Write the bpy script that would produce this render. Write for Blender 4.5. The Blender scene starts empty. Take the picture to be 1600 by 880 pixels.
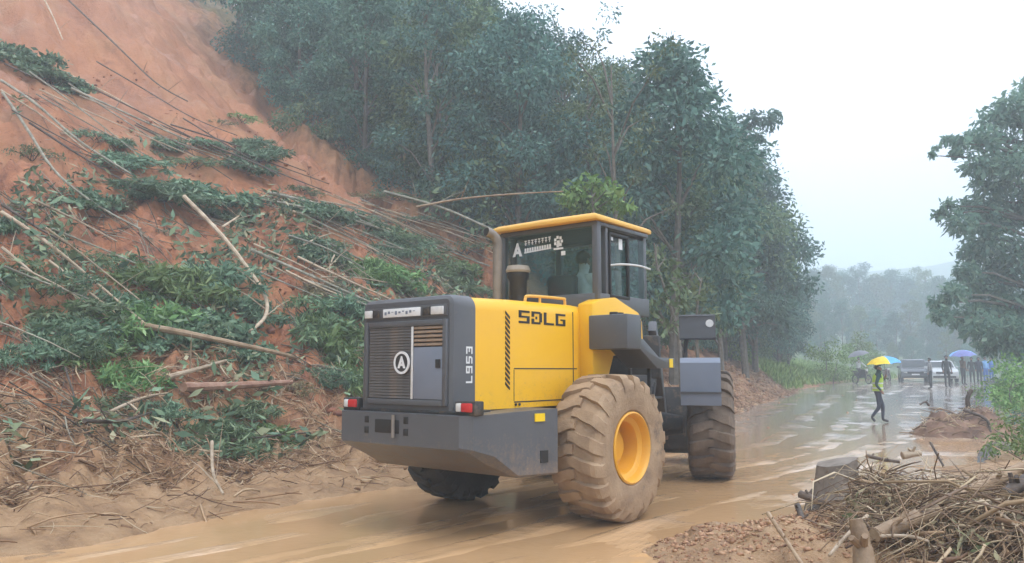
import bpy, bmesh, math, random
import numpy as np
from mathutils import Vector, Matrix
random.seed(7)
RNG = np.random.default_rng(11)
scene = bpy.context.scene
COL = scene.collection
PI = math.pi
# ---------------------------------------------------------------- camera, sky, sun, exposure
F_PX, PITCH, CAM_H = 1220.0, 0.113, 1.56
cam_data = bpy.data.cameras.new('camera')
cam_data.sensor_width = 36.0
cam_data.lens = 36.0 * F_PX / 1600.0
cam_data.clip_start = 0.05
cam_data.clip_end = 4000.0
cam = bpy.data.objects.new('camera', cam_data)
cam.location = (0, 0, CAM_H)
cam.rotation_euler = (PI / 2 + PITCH, 0, 0)
COL.objects.link(cam)
scene.camera = cam
SUN_EL, SUN_AZ = math.radians(58), math.radians(140)      # azimuth measured clockwise from +Y
world = bpy.data.worlds.new('World')
scene.world = world
world.use_nodes = True
wn, wl = world.node_tree.nodes, world.node_tree.links
wn.clear()
w_out = wn.new('ShaderNodeOutputWorld')
w_bg = wn.new('ShaderNodeBackground')
w_bg.inputs['Strength'].default_value = 0.1
w_sky = wn.new('ShaderNodeTexSky')
w_sky.sky_type = 'NISHITA'
w_sky.sun_disc = False
w_sky.sun_elevation = SUN_EL
w_sky.sun_rotation = SUN_AZ
w_sky.dust_density = 4.0
w_mix = wn.new('ShaderNodeMixRGB')                         # even overcast cloud over the clear sky
w_mix.inputs['Fac'].default_value = 0.88
w_mix.inputs['Color2'].default_value = (12.3, 13.0, 14.9, 1)
wl.new(w_sky.outputs[0], w_mix.inputs['Color1'])
wl.new(w_mix.outputs[0], w_bg.inputs['Color'])
wl.new(w_bg.outputs[0], w_out.inputs['Surface'])
sun_data = bpy.data.lights.new('sun', 'SUN')
sun_data.energy = 1.25
sun_data.angle = math.radians(25)
sun_data.color = (1.0, 0.96, 0.9)
sun = bpy.data.objects.new('sun', sun_data)
sun_dir = Vector((math.sin(SUN_AZ) * math.cos(SUN_EL), math.cos(SUN_AZ) * math.cos(SUN_EL), math.sin(SUN_EL)))
sun.rotation_euler = sun_dir.to_track_quat('Z', 'Y').to_euler()
COL.objects.link(sun)
vs = scene.view_settings
vs.view_transform = 'Standard'
vs.look = 'None'
vs.gamma = 1.0
vs.use_curve_mapping = False
vs.exposure = 0.80
cy = scene.cycles
cy.use_denoising = True
try:
    cy.denoiser = 'OPENIMAGEDENOISE'
except Exception:
    pass
cy.max_bounces = 8
cy.diffuse_bounces = 3
cy.glossy_bounces = 3
cy.transmission_bounces = 4
cy.transparent_max_bounces = 8
cy.volume_bounces = 4
cy.use_adaptive_sampling = True
cy.adaptive_threshold = 0.02

# ---------------------------------------------------------------- material helpers
def new_mat(name):
    m = bpy.data.materials.new(name)
    m.use_nodes = True
    n, l = m.node_tree.nodes, m.node_tree.links
    b = n.get('Principled BSDF')
    return m, n, l, b

def ramp(n, l, fac, stops):
    r = n.new('ShaderNodeValToRGB')
    els = r.color_ramp.elements
    while len(els) < len(stops):
        els.new(0.5)
    for e, (p, c) in zip(els, stops):
        e.position = p
        e.color = (c[0], c[1], c[2], 1) if len(c) == 3 else c
    l.new(fac, r.inputs['Fac'])
    return r.outputs['Color']

def noise(n, l, co, scale, detail=4, rough=0.55, dist=0.0):
    t = n.new('ShaderNodeTexNoise')
    t.inputs['Scale'].default_value = scale
    t.inputs['Detail'].default_value = detail
    t.inputs['Roughness'].default_value = rough
    t.inputs['Distortion'].default_value = dist
    if co is not None:
        l.new(co, t.inputs['Vector'])
    return t.outputs['Fac']

def coords(n, kind='Object'):
    return n.new('ShaderNodeTexCoord').outputs[kind]

def mixc(n, l, fac, a, b):
    m = n.new('ShaderNodeMixRGB')
    for key, v in (('Fac', fac), ('Color1', a), ('Color2', b)):
        if hasattr(v, 'links'):
            l.new(v, m.inputs[key])
        elif isinstance(v, (int, float)):
            m.inputs[key].default_value = v
        else:
            m.inputs[key].default_value = (v[0], v[1], v[2], 1)
    return m.outputs[0]

def mathn(n, l, op, a, b=None, clamp=False):
    m = n.new('ShaderNodeMath')
    m.operation = op
    m.use_clamp = clamp
    for i, v in enumerate((a, b)):
        if v is None:
            continue
        if hasattr(v, 'links'):
            l.new(v, m.inputs[i])
        else:
            m.inputs[i].default_value = v
    return m.outputs[0]

def bumpn(n, l, b, h, strength=0.4, dist=0.05):
    bp = n.new('ShaderNodeBump')
    bp.inputs['Strength'].default_value = strength
    bp.inputs['Distance'].default_value = dist
    l.new(h, bp.inputs['Height'])
    l.new(bp.outputs[0], b.inputs['Normal'])

def simple(name, stops, scale=6, rough=0.6, metallic=0.0, bump=0.0, bscale=None, dirt=None, spec=0.5, kind='Object'):
    """noise-coloured surface; dirt = (colour, threshold, softness, scale) lays patches of mud over it"""
    m, n, l, b = new_mat(name)
    co = coords(n, kind)
    f = noise(n, l, co, scale, 5)
    k = len(stops)
    c = ramp(n, l, f, [(0.3 + 0.4 * i / max(1, k - 1), s) for i, s in enumerate(stops)]) if k > 1 else None
    r = None
    if dirt:
        dc, th, so, ds = dirt
        g = noise(n, l, co, ds, 6, 0.65)
        mask = ramp(n, l, g, [(th, (0, 0, 0)), (min(1, th + so), (1, 1, 1))])
        c = mixc(n, l, mask, c if c is not None else stops[0], dc)
        r = mixc(n, l, mask, (rough,) * 3, (0.85,) * 3)
    if c is not None:
        l.new(c, b.inputs['Base Color'])
    else:
        b.inputs['Base Color'].default_value = (*stops[0], 1)
    if r is not None:
        l.new(r, b.inputs['Roughness'])
    else:
        b.inputs['Roughness'].default_value = rough
    b.inputs['Metallic'].default_value = metallic
    b.inputs['Specular IOR Level'].default_value = spec
    if bump:
        bumpn(n, l, b, noise(n, l, co, bscale or scale * 3, 6, 0.6), bump, 0.03)
    return m

def leaf_mat(name, dark, mid, light, trans=0.3, rough=0.5):
    m, n, l, b = new_mat(name)
    geo = n.new('ShaderNodeNewGeometry')
    oi = n.new('ShaderNodeObjectInfo')
    c = ramp(n, l, geo.outputs['Random Per Island'], [(0.0, dark), (0.55, mid), (1.0, light)])
    hs = n.new('ShaderNodeHueSaturation')
    l.new(c, hs.inputs['Color'])
    l.new(mathn(n, l, 'ADD', mathn(n, l, 'MULTIPLY', oi.outputs['Random'], 0.5), 0.72), hs.inputs['Value'])
    l.new(mathn(n, l, 'ADD', mathn(n, l, 'MULTIPLY', oi.outputs['Random'], 0.04), 0.48), hs.inputs['Hue'])
    l.new(hs.outputs[0], b.inputs['Base Color'])
    b.inputs['Roughness'].default_value = rough
    b.inputs['Specular IOR Level'].default_value = 0.35
    tr = n.new('ShaderNodeBsdfTranslucent')
    l.new(hs.outputs[0], tr.inputs['Color'])
    mx = n.new('ShaderNodeMixShader')
    mx.inputs[0].default_value = trans
    l.new(b.outputs[0], mx.inputs[1])
    l.new(tr.outputs[0], mx.inputs[2])
    l.new(mx.outputs[0], n['Material Output'].inputs['Surface'])
    return m

# ---------------------------------------------------------------- mesh helpers
def tag(o, label=None, cat=None, group=None, kind=None):
    if label: o['label'] = label
    if cat: o['category'] = cat
    if group: o['group'] = group
    if kind: o['kind'] = kind
    return o

def empty(name, loc=(0, 0, 0), rz=0.0, parent=None):
    o = bpy.data.objects.new(name, None)
    COL.objects.link(o)
    o.location = loc
    o.rotation_euler = (0, 0, rz)
    o.empty_display_size = 0.2
    o.parent = parent
    return o

def link(name, me, m=None, parent=None, loc=None, rot=None):
    o = bpy.data.objects.new(name, me)
    COL.objects.link(o)
    if m is not None and len(me.materials) == 0:
        me.materials.append(m)
    o.parent = parent
    if loc is not None: o.location = loc
    if rot is not None: o.rotation_euler = rot
    return o

def np_mesh(name, v, quads=None, tris=None, smooth=False):
    """mesh straight from numpy arrays"""
    me = bpy.data.meshes.new(name)
    v = np.asarray(v, dtype=np.float32)
    loops, starts, tot = [], [], 0
    for arr, k in ((quads, 4), (tris, 3)):
        if arr is not None and len(arr):
            arr = np.asarray(arr, dtype=np.int32)
            loops.append(arr.ravel())
            starts.append(tot + np.arange(len(arr), dtype=np.int32) * k)
            tot += arr.size
    loops = np.concatenate(loops)
    starts = np.concatenate(starts)
    me.vertices.add(len(v)); me.vertices.foreach_set('co', v.ravel())
    me.loops.add(len(loops)); me.loops.foreach_set('vertex_index', loops)
    me.polygons.add(len(starts)); me.polygons.foreach_set('loop_start', starts)
    if smooth:
        me.polygons.foreach_set('use_smooth', np.ones(len(starts), dtype=bool))
    me.update(calc_edges=True)
    me.validate()
    return me

class MB:
    """collects shapes, then becomes ONE mesh object"""
    def __init__(self): self.v = []; self.f = []
    def add(self, v, f):
        o = len(self.v)
        self.v += [tuple(p) for p in v]
        self.f += [tuple(i + o for i in q) for q in f]
        return self
    def bm(self, bm):
        bm.verts.index_update()
        self.add([p.co[:] for p in bm.verts], [[q.index for q in f.verts] for f in bm.faces])
        bm.free()
        return self
    def box(self, x0, x1, y0, y1, z0, z1, bev=0.0, seg=2, M=None):
        bm = bmesh.new()
        bmesh.ops.create_cube(bm, size=1.0)
        for p in bm.verts:
            p.co = Vector(((x0 + x1) / 2 + p.co.x * (x1 - x0), (y0 + y1) / 2 + p.co.y * (y1 - y0), (z0 + z1) / 2 + p.co.z * (z1 - z0)))
        if bev:
            bmesh.ops.bevel(bm, geom=bm.edges[:], offset=bev, segments=seg, affect='EDGES', profile=0.5)
        if M is not None: bm.transform(M)
        return self.bm(bm)
    def hull(self, pts, bev=0.0, seg=2):
        bm = bmesh.new()
        for p in pts: bm.verts.new(p)
        bmesh.ops.convex_hull(bm, input=bm.verts[:])
        bmesh.ops.dissolve_limit(bm, angle_limit=0.02, verts=bm.verts[:], edges=bm.edges[:])
        if bev:
            bmesh.ops.bevel(bm, geom=bm.edges[:], offset=bev, segments=seg, affect='EDGES', profile=0.5)
        return self.bm(bm)
    def prism(self, poly, axis, a, b, bev=0.0, seg=2):
        """poly: 2-D outline; axis 'x','y','z' is the extrusion direction from a to b"""
        def P(p, t):
            return {'x': (t, p[0], p[1]), 'y': (p[0], t, p[1]), 'z': (p[0], p[1], t)}[axis]
        bm = bmesh.new()
        A = [bm.verts.new(P(p, a)) for p in poly]
        B = [bm.verts.new(P(p, b)) for p in poly]
        k = len(poly)
        bm.faces.new(A); bm.faces.new(B[::-1])
        for i in range(k):
            bm.faces.new((A[i], B[i], B[(i + 1) % k], A[(i + 1) % k]))
        bmesh.ops.recalc_face_normals(bm, faces=bm.faces[:])
        if bev:
            bmesh.ops.bevel(bm, geom=bm.edges[:], offset=bev, segments=seg, affect='EDGES', profile=0.5)
        return self.bm(bm)
    def tube(self, path, r, n=8, caps=True):
        """r: number or list of radii along the path"""
        path = [Vector(p) for p in path]
        k = len(path)
        rs = r if isinstance(r, (list, tuple)) else [r] * k
        rings = []
        up = None
        for i, p in enumerate(path):
            t = (path[min(i + 1, k - 1)] - path[max(i - 1, 0)]).normalized()
            if up is None:
                up = Vector((0, 0, 1)) if abs(t.z) < 0.9 else Vector((1, 0, 0))
            s = t.cross(up).normalized()
            up = s.cross(t).normalized()
            rings.append([p + (s * math.cos(2 * PI * j / n) + up * math.sin(2 * PI * j / n)) * rs[i] for j in range(n)])
        v = [q for rg in rings for q in rg]
        f = []
        for i in range(k - 1):
            for j in range(n):
                f.append((i * n + j, i * n + (j + 1) % n, (i + 1) * n + (j + 1) % n, (i + 1) * n + j))
        if caps:
            f.append(tuple(range(n))[::-1]); f.append(tuple((k - 1) * n + j for j in range(n)))
        return self.add(v, f)
    def lathe(self, prof, n=32, axis='z', center=(0, 0, 0), closed=False):
        """prof: (radius, height) along the axis"""
        v, f = [], []
        for (r, h) in prof:
            for j in range(n):
                c, s = math.cos(2 * PI * j / n) * r, math.sin(2 * PI * j / n) * r
                p = {'z': (c, s, h), 'y': (c, h, s), 'x': (h, c, s)}[axis]
                v.append((p[0] + center[0], p[1] + center[1], p[2] + center[2]))
        k = len(prof)
        for i in range(k if closed else k - 1):
            i2 = (i + 1) % k
            for j in range(n):
                f.append((i * n + j, i * n + (j + 1) % n, i2 * n + (j + 1) % n, i2 * n + j))
        return self.add(v, f)
    def mesh(self, name, smooth=None):
        me = bpy.data.meshes.new(name)
        me.from_pydata(self.v, [], self.f)
        bm = bmesh.new(); bm.from_mesh(me)
        bmesh.ops.recalc_face_normals(bm, faces=bm.faces[:])
        bm.to_mesh(me); bm.free()
        if smooth is not None:
            me.polygons.foreach_set('use_smooth', [True] * len(me.polygons))
            me.set_sharp_from_angle(angle=math.radians(smooth))
        me.update()
        return me
    def build(self, name, m, parent=None, smooth=35, loc=None, rot=None):
        return link(name, self.mesh(name, smooth), m, parent, loc, rot)

def spline(pts, sub=6):
    """Catmull-Rom through the points"""
    P = [Vector(p) for p in pts]
    if len(P) == 2:
        return [P[0].lerp(P[1], i / sub) for i in range(sub + 1)]
    P = [P[0] * 2 - P[1]] + P + [P[-1] * 2 - P[-2]]
    out = []
    for i in range(1, len(P) - 2):
        a, b, c, d = P[i - 1], P[i], P[i + 1], P[i + 2]
        for s in range(sub):
            t = s / sub
            out.append(0.5 * ((2 * b) + (c - a) * t + (2 * a - 5 * b + 4 * c - d) * t * t + (3 * b - a - 3 * c + d) * t ** 3))
    out.append(P[-2])
    return out

# ---------------------------------------------------------------- numeric noise for the ground
_perm = np.random.default_rng(3).permutation(256)
_perm = np.concatenate([_perm, _perm])
_grad = np.stack([np.cos(np.arange(256) * 2.399), np.sin(np.arange(256) * 2.399)], 1)
def pn(x, y):
    x = np.asarray(x, float); y = np.asarray(y, float)
    xi = np.floor(x).astype(int); yi = np.floor(y).astype(int)
    xf, yf = x - xi, y - yi
    u, v = xf * xf * xf * (xf * (xf * 6 - 15) + 10), yf * yf * yf * (yf * (yf * 6 - 15) + 10)
    def g(ix, iy, fx, fy):
        h = _perm[(_perm[ix & 255] + iy) & 255]
        return _grad[h, 0] * fx + _grad[h, 1] * fy
    a = g(xi, yi, xf, yf); b = g(xi + 1, yi, xf - 1, yf)
    c = g(xi, yi + 1, xf, yf - 1); d = g(xi + 1, yi + 1, xf - 1, yf - 1)
    return 1.5 * (a + (b - a) * u + (c - a) * v + (a - b - c + d) * u * v)
def fbm(x, y, oct=4, gain=0.5):
    s, a = 0, 1.0
    for i in range(oct):
        s = s + a * pn(x * 2 ** i + 17.3 * i, y * 2 ** i - 9.1 * i)
        a *= gain
    return s
def sstep(a, b, x):
    t = np.clip((x - a) / (b - a), 0, 1)
    return t * t * (3 - 2 * t)

# ---------------------------------------------------------------- lie of the land
EDGE_L = [(-20, -11), (-12, -2), (-4.3, 6.5), (-1.8, 10.2), (3.6, 17.0), (8.4, 28.7), (17.6, 45.6), (27, 60), (44, 80), (75, 110)]
EDGE_R = [(-13, -12), (-6.5, -2.4), (0.2, 5.6), (3.6, 9.6), (9.5, 15.6), (13.6, 21.0), (24.3, 40), (36, 57), (53, 76), (84, 106)]
EL = np.array([p[:2] for p in spline([(a, b, 0) for a, b in EDGE_L], 8)])
ER = np.array([p[:2] for p in spline([(a, b, 0) for a, b in EDGE_R], 8)])
def sdist(poly, x, y):
    """distance to a polyline, positive on its left"""
    best = np.full(x.shape, 1e18); sign = np.ones(x.shape)
    for (x0, y0), (x1, y1) in zip(poly[:-1], poly[1:]):
        dx, dy = x1 - x0, y1 - y0
        t = np.clip(((x - x0) * dx + (y - y0) * dy) / (dx * dx + dy * dy), 0, 1)
        ex, ey = x - x0 - t * dx, y - y0 - t * dy
        d = ex * ex + ey * ey
        cr = dx * (y - y0) - dy * (x - x0)
        m = d < best
        best = np.where(m, d, best); sign = np.where(m, np.where(cr >= 0, 1.0, -1.0), sign)
    return np.sqrt(best) * sign
def along(x, y): return (x + 4.3) * 0.66 + (y - 6.5) * 0.75
def road_z(x, y): return 0.75 * sstep(20, 60, y)
def land(x, y, full=False):
    x = np.asarray(x, float); y = np.asarray(y, float)
    sl = sdist(EL, x, y)
    sr = -sdist(ER, x, y)
    a = along(x, y)
    z0 = road_z(x, y)
    n1 = fbm(x * 0.5 + 3, y * 0.5, 3); n2 = fbm(x * 1.9, y * 1.9 + 8, 3); n3 = fbm(x * 6.1 + 5, y * 6.1, 2)
    s = np.maximum(sl, 0)
    se = np.where(s < 60, s, 60 + 14 * (1 - np.exp(-(np.maximum(s, 60) - 60) / 14)))
    slide = 0.20 * np.minimum(se, 2.6) + 0.70 * np.maximum(se - 2.6, 0) - 0.10 * np.clip(se - 2.6, 0, 1.2)
    cut = sstep(7.6, 8.4, a) * (1 - sstep(13, 14, a)) * 0.5 * sstep(2.0, 2.5, se)          # little fresh cut beside the loader
    rough = sstep(0.2, 2.5, s)
    gully = fbm(a * 1.1 + 0.5 * n1, s * 0.22, 3)
    steep = 0.14 * np.maximum(se - 16, 0)
    slide = slide + steep + cut + rough * (0.30 * n1 + 0.22 * gully * sstep(2, 5, s) + 0.22 * n2 * (1 - 0.65 * sstep(10, 16, s)) + 0.075 * n3 * (1 - 0.6 * sstep(10, 16, s)) + 0.06 * n3 * (1 - sstep(3, 5, s)) + 0.035 * fbm(x * 13, y * 13, 2) * (1 - sstep(4, 8, s)))
    forest = steep + 0.85 * sstep(0.1, 1.8, se) + 0.62 * np.maximum(se - 1.2, 0) + rough * (0.35 * n1 + 0.14 * n2 + 0.03 * n3)
    hillA = 0.22 + 0.78 * (1 - sstep(24, 62, a))
    forest = forest * hillA + 0.9 * sstep(3, 8, se) * hillA
    w = sstep(-0.6, 0.9, a - 15.9 + 0.20 * np.clip(s - 8, 0, 7) - 0.9 * pn(s * 0.35, s * 0 + 4.2) - 0.20 * np.maximum(s - 15, 0) + 0.6 * n2)
    left = slide * (1 - w) + forest * w
    q = np.maximum(sr, 0)
    bank = 0.95 * sstep(0.8, 4.5, q) * sstep(11, 17, y) + 0.10 * sstep(0, 1, q) + 0.045 * np.minimum(np.maximum(q - 5, 0), 90)
    right = bank + sstep(0, 1.5, q) * (0.10 * n1 + 0.05 * n2 + 0.02 * n3)
    heap = 0.36 * np.exp(-(((x - 4.85) / 1.9) ** 2 + ((y - 6.4) / 1.4) ** 2) ** 1.3)
    heap = heap + 0.16 * np.exp(-(((x - 2.15) / 0.8) ** 2 + ((y - 7.0) / 0.8) ** 2) ** 1.4)
    heap = heap * (1 + 0.35 * n2 + 0.12 * n3)
    bed = -0.075 + 0.035 * n1 + 0.03 * n2 + 0.012 * n3
    edge = np.maximum(sl, sr)
    bed = bed + 0.06 * sstep(-1.1, 0.0, edge)
    z = z0 + np.where(sl > 0, left, 0) + np.where(sr > 0, right, 0) + bed * (1 - 0.5 * sstep(0, 1, edge)) + heap
    r = np.hypot(x, y)
    z = z + 58 * sstep(230, 520, r) * (0.75 + 0.35 * fbm(x * 0.006, y * 0.006, 3))
    if full: return z, sl, sr, a, w, s
    return z
def H(x, y): return float(land(np.array([x]), np.array([y]))[0])
def ray(px, py):
    c, s = math.cos(PITCH), math.sin(PITCH)
    X, v = (px - 800) / F_PX, (440 - py) / F_PX
    return Vector((X, c - v * s, s + v * c))
def at(px, py, dz=0.0):
    """where the sight line through a photo point meets the land"""
    d = ray(px, py)
    ts = np.geomspace(4.5, 500, 700)
    z = CAM_H + d.z * ts
    g = land(d.x * ts, d.y * ts)
    k = np.argmax(z < g)
    if not (z < g).any(): k = len(ts) - 1
    t0, t1 = ts[max(k - 1, 0)], ts[k]
    tt = np.linspace(t0, t1, 12)
    zz = CAM_H + d.z * tt; gg = land(d.x * tt, d.y * tt)
    k = int(np.argmax(zz < gg)) if (zz < gg).any() else 11
    t = tt[k]
    return Vector((d.x * t, d.y * t, float(gg[k]) + dz))
def px_m(p): return F_PX / max(1.0, p.y)      # pixels per metre at that depth

# ---------------------------------------------------------------- ground, hillside, road
def ground_material():
    m, n, l, b = new_mat('earth')
    co = coords(n, 'Object')
    at_ = lambda k: (lambda a: (setattr(a, 'attribute_name', k), a.outputs['Fac'])[1])(n.new('ShaderNodeAttribute'))
    grass, wet, high = at_('grass'), at_('wet'), at_('high')
    f1 = noise(n, l, co, 0.35, 6, 0.6); f2 = noise(n, l, co, 2.3, 8, 0.65, 0.4); f3 = noise(n, l, co, 14, 6, 0.7)
    red = ramp(n, l, f2, [(0.28, (0.125, 0.043, 0.022)), (0.43, (0.30, 0.108, 0.047)), (0.56, (0.45, 0.175, 0.076)), (0.75, (0.53, 0.26, 0.13))])
    m1 = n.new('ShaderNodeMapping'); m1.inputs['Rotation'].default_value = (0, 0, -math.radians(48.7)); l.new(co, m1.inputs['Vector'])
    m2 = n.new('ShaderNodeMapping'); m2.inputs['Scale'].default_value = (1.9, 0.22, 0.22); l.new(m1.outputs[0], m2.inputs['Vector'])
    rill = noise(n, l, m2.outputs[0], 1.0, 7, 0.62, 0.6)              # rills washed straight down the slope
    pale = ramp(n, l, mathn(n, l, 'ADD', mathn(n, l, 'MULTIPLY', f1, 0.45), mathn(n, l, 'MULTIPLY', rill, 0.55)), [(0.3, (0.31, 0.118, 0.054)), (0.5, (0.43, 0.178, 0.082)), (0.72, (0.52, 0.245, 0.122))])
    red = mixc(n, l, mathn(n, l, 'MULTIPLY', high, 0.85), red, pale)
    speck = ramp(n, l, f3, [(0.28, (0.35, 0.33, 0.32)), (0.45, (1, 1, 1))])
    mul = n.new('ShaderNodeMixRGB'); mul.blend_type = 'MULTIPLY'
    mul.inputs['Fac'].default_value = 0.55
    l.new(red, mul.inputs['Color1']); l.new(speck, mul.inputs['Color2'])
    red = mul.outputs[0]
    tan = ramp(n, l, f2, [(0.25, (0.20, 0.11, 0.055)), (0.5, (0.42, 0.255, 0.13)), (0.75, (0.55, 0.365, 0.21))])
    c = mixc(n, l, wet, red, tan)
    gr = ramp(n, l, f2, [(0.3, (0.045, 0.085, 0.02)), (0.6, (0.10, 0.16, 0.04)), (0.8, (0.17, 0.2, 0.07))])
    c = mixc(n, l, grass, c, gr)
    l.new(c, b.inputs['Base Color'])
    ro = ramp(n, l, f1, [(0.35, (0.45,) * 3), (0.65, (0.85,) * 3)])
    l.new(ro, b.inputs['Roughness'])
    hgt = mathn(n, l, 'ADD', mathn(n, l, 'MULTIPLY', f2, 0.6), mathn(n, l, 'ADD', mathn(n, l, 'MULTIPLY', f3, 0.4), mathn(n, l, 'MULTIPLY', rill, 0.9)))
    bumpn(n, l, b, hgt, 0.9, 0.18)
    return m

def road_material():
    m, n, l, b = new_mat('wet_mud_road')
    uvn = n.new('ShaderNodeUVMap'); uvn.uv_map = 'uv'
    mp = n.new('ShaderNodeMapping'); mp.inputs['Scale'].default_value = (0.42, 1.15, 1)
    l.new(uvn.outputs[0], mp.inputs['Vector'])
    st = noise(n, l, mp.outputs[0], 1.0, 6, 0.55, 0.5)                # tracks drawn out along the road
    co = coords(n, 'Object')
    f1 = noise(n, l, co, 0.33, 5, 0.55, 0.3); f2 = noise(n, l, co, 3.0, 6, 0.65); f3 = noise(n, l, co, 24, 4, 0.6)
    mudc = ramp(n, l, st, [(0.26, (0.47, 0.285, 0.14)), (0.45, (0.54, 0.335, 0.17)), (0.62, (0.60, 0.385, 0.205)), (0.8, (0.54, 0.34, 0.175))])
    grey = ramp(n, l, f2, [(0.3, (0.34, 0.28, 0.24)), (0.7, (0.52, 0.45, 0.39))])
    sep = n.new('ShaderNodeSeparateXYZ'); l.new(co, sep.inputs[0])
    far = mathn(n, l, 'MULTIPLY', mathn(n, l, 'SUBTRACT', sep.outputs['Y'], 12.0), 0.09, True)   # base colour turns greyer with distance
    k = mathn(n, l, 'ADD', mathn(n, l, 'MULTIPLY', far, 0.75), mathn(n, l, 'MULTIPLY', mathn(n, l, 'SUBTRACT', f1, 0.5), 2.2), True)
    c = mixc(n, l, k, mudc, grey)
    spots = ramp(n, l, f2, [(0.27, (0.45, 0.4, 0.36)), (0.36, (1, 1, 1))])
    mul = n.new('ShaderNodeMixRGB'); mul.blend_type = 'MULTIPLY'; mul.inputs['Fac'].default_value = 0.7
    l.new(c, mul.inputs['Color1']); l.new(spots, mul.inputs['Color2'])
    l.new(mul.outputs[0], b.inputs['Base Color'])
    ro = ramp(n, l, mathn(n, l, 'ADD', mathn(n, l, 'MULTIPLY', f1, 0.5), mathn(n, l, 'MULTIPLY', st, 0.5)), [(0.44, (0.04,) * 3), (0.53, (0.10,) * 3), (0.68, (0.34,) * 3)])
    l.new(ro, b.inputs['Roughness'])
    b.inputs['Specular IOR Level'].default_value = 0.6
    hgt = mathn(n, l, 'ADD', mathn(n, l, 'MULTIPLY', f2, 0.55), mathn(n, l, 'ADD', mathn(n, l, 'MULTIPLY', st, 0.25), mathn(n, l, 'MULTIPLY', f3, 0.08)))
    wetm = ramp(n, l, mathn(n, l, 'ADD', mathn(n, l, 'MULTIPLY', f1, 0.5), mathn(n, l, 'MULTIPLY', st, 0.5)), [(0.46, (0.06,) * 3), (0.62, (1,) * 3)])
    bumpn(n, l, b, mathn(n, l, 'MULTIPLY', hgt, wetm), 0.55, 0.09)
    return m

M_EARTH = ground_material()
M_ROAD = road_material()
def build_ground():
    rs = [1.5]
    while rs[-1] < 600:
        rs.append(rs[-1] * 1.0125 + 0.0)
    rs = np.array([0.0] + rs)
    front = np.linspace(-50, 50, 520)
    back = np.linspace(50, 310, 90)[1:-1]
    th = np.radians(np.concatenate([front, back]))
    R, T = np.meshgrid(rs, th, indexing='ij')
    X, Y = R * np.sin(T), R * np.cos(T)
    z, sl, sr, a, w, s = land(X.ravel(), Y.ravel(), True)
    nr, nt = R.shape
    V = np.stack([X.ravel(), Y.ravel(), z], 1)
    i, j = np.meshgrid(np.arange(nr - 1), np.arange(nt), indexing='ij')
    j2 = (j + 1) % nt
    Q = np.stack([i * nt + j, (i + 1) * nt + j, (i + 1) * nt + j2, i * nt + j2], -1).reshape(-1, 4)
    n1 = fbm(V[:, 0] * 0.4, V[:, 1] * 0.4, 3); n2 = fbm(V[:, 0] * 1.5, V[:, 1] * 1.5, 3)
    farm = sstep(60, 110, np.hypot(V[:, 0], V[:, 1]))
    grass = np.clip(np.maximum(sstep(0.6, 2.2, s + n2) * w * sstep(34, 40, a) , sstep(0.5, 1.6, sr + 0.8 * n2) * sstep(12.5, 15, V[:, 1])) , 0, 1)
    grass = np.maximum(grass, w * np.where(a < 20, 0.25, 0.6) * sstep(4, 9, s + n1 * 2))
    grass = np.maximum(grass, (1 - sstep(-13, -9, a + n1)) * sstep(1.5, 3.5, s + n2))  # unseen slope behind the camera, greened so the cab glass reflects green
    grass = np.maximum(grass, farm)
    wet = np.clip((1 - sstep(1.2, 4.6, s + 0.9 * n2)) + 0.25 * sstep(0, 0.5, n1), 0, 1) * (1 - 0.45 * w)
    high = sstep(6, 15, s + 2.2 * n1) * (1 - w) * sstep(-0.35, 0.15, n1 + 0.06 * (s - 9))
    zone = (sl[Q].mean(1) > 0.0)
    for name, mask in (('hillside', zone), ('ground', ~zone)):
        q = Q[mask]
        used = np.unique(q)
        remap = np.zeros(len(V), int); remap[used] = np.arange(len(used))
        me = np_mesh(name, V[used], quads=remap[q], smooth=True)
        for k, arr in (('grass', grass), ('wet', wet), ('high', high)):
            at_ = me.attributes.new(k, 'FLOAT', 'POINT')
            at_.data.foreach_set('value', arr[used].astype(np.float32)[:len(me.vertices)])
        tag(link(name, me, M_EARTH), kind='structure')
build_ground()

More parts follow.
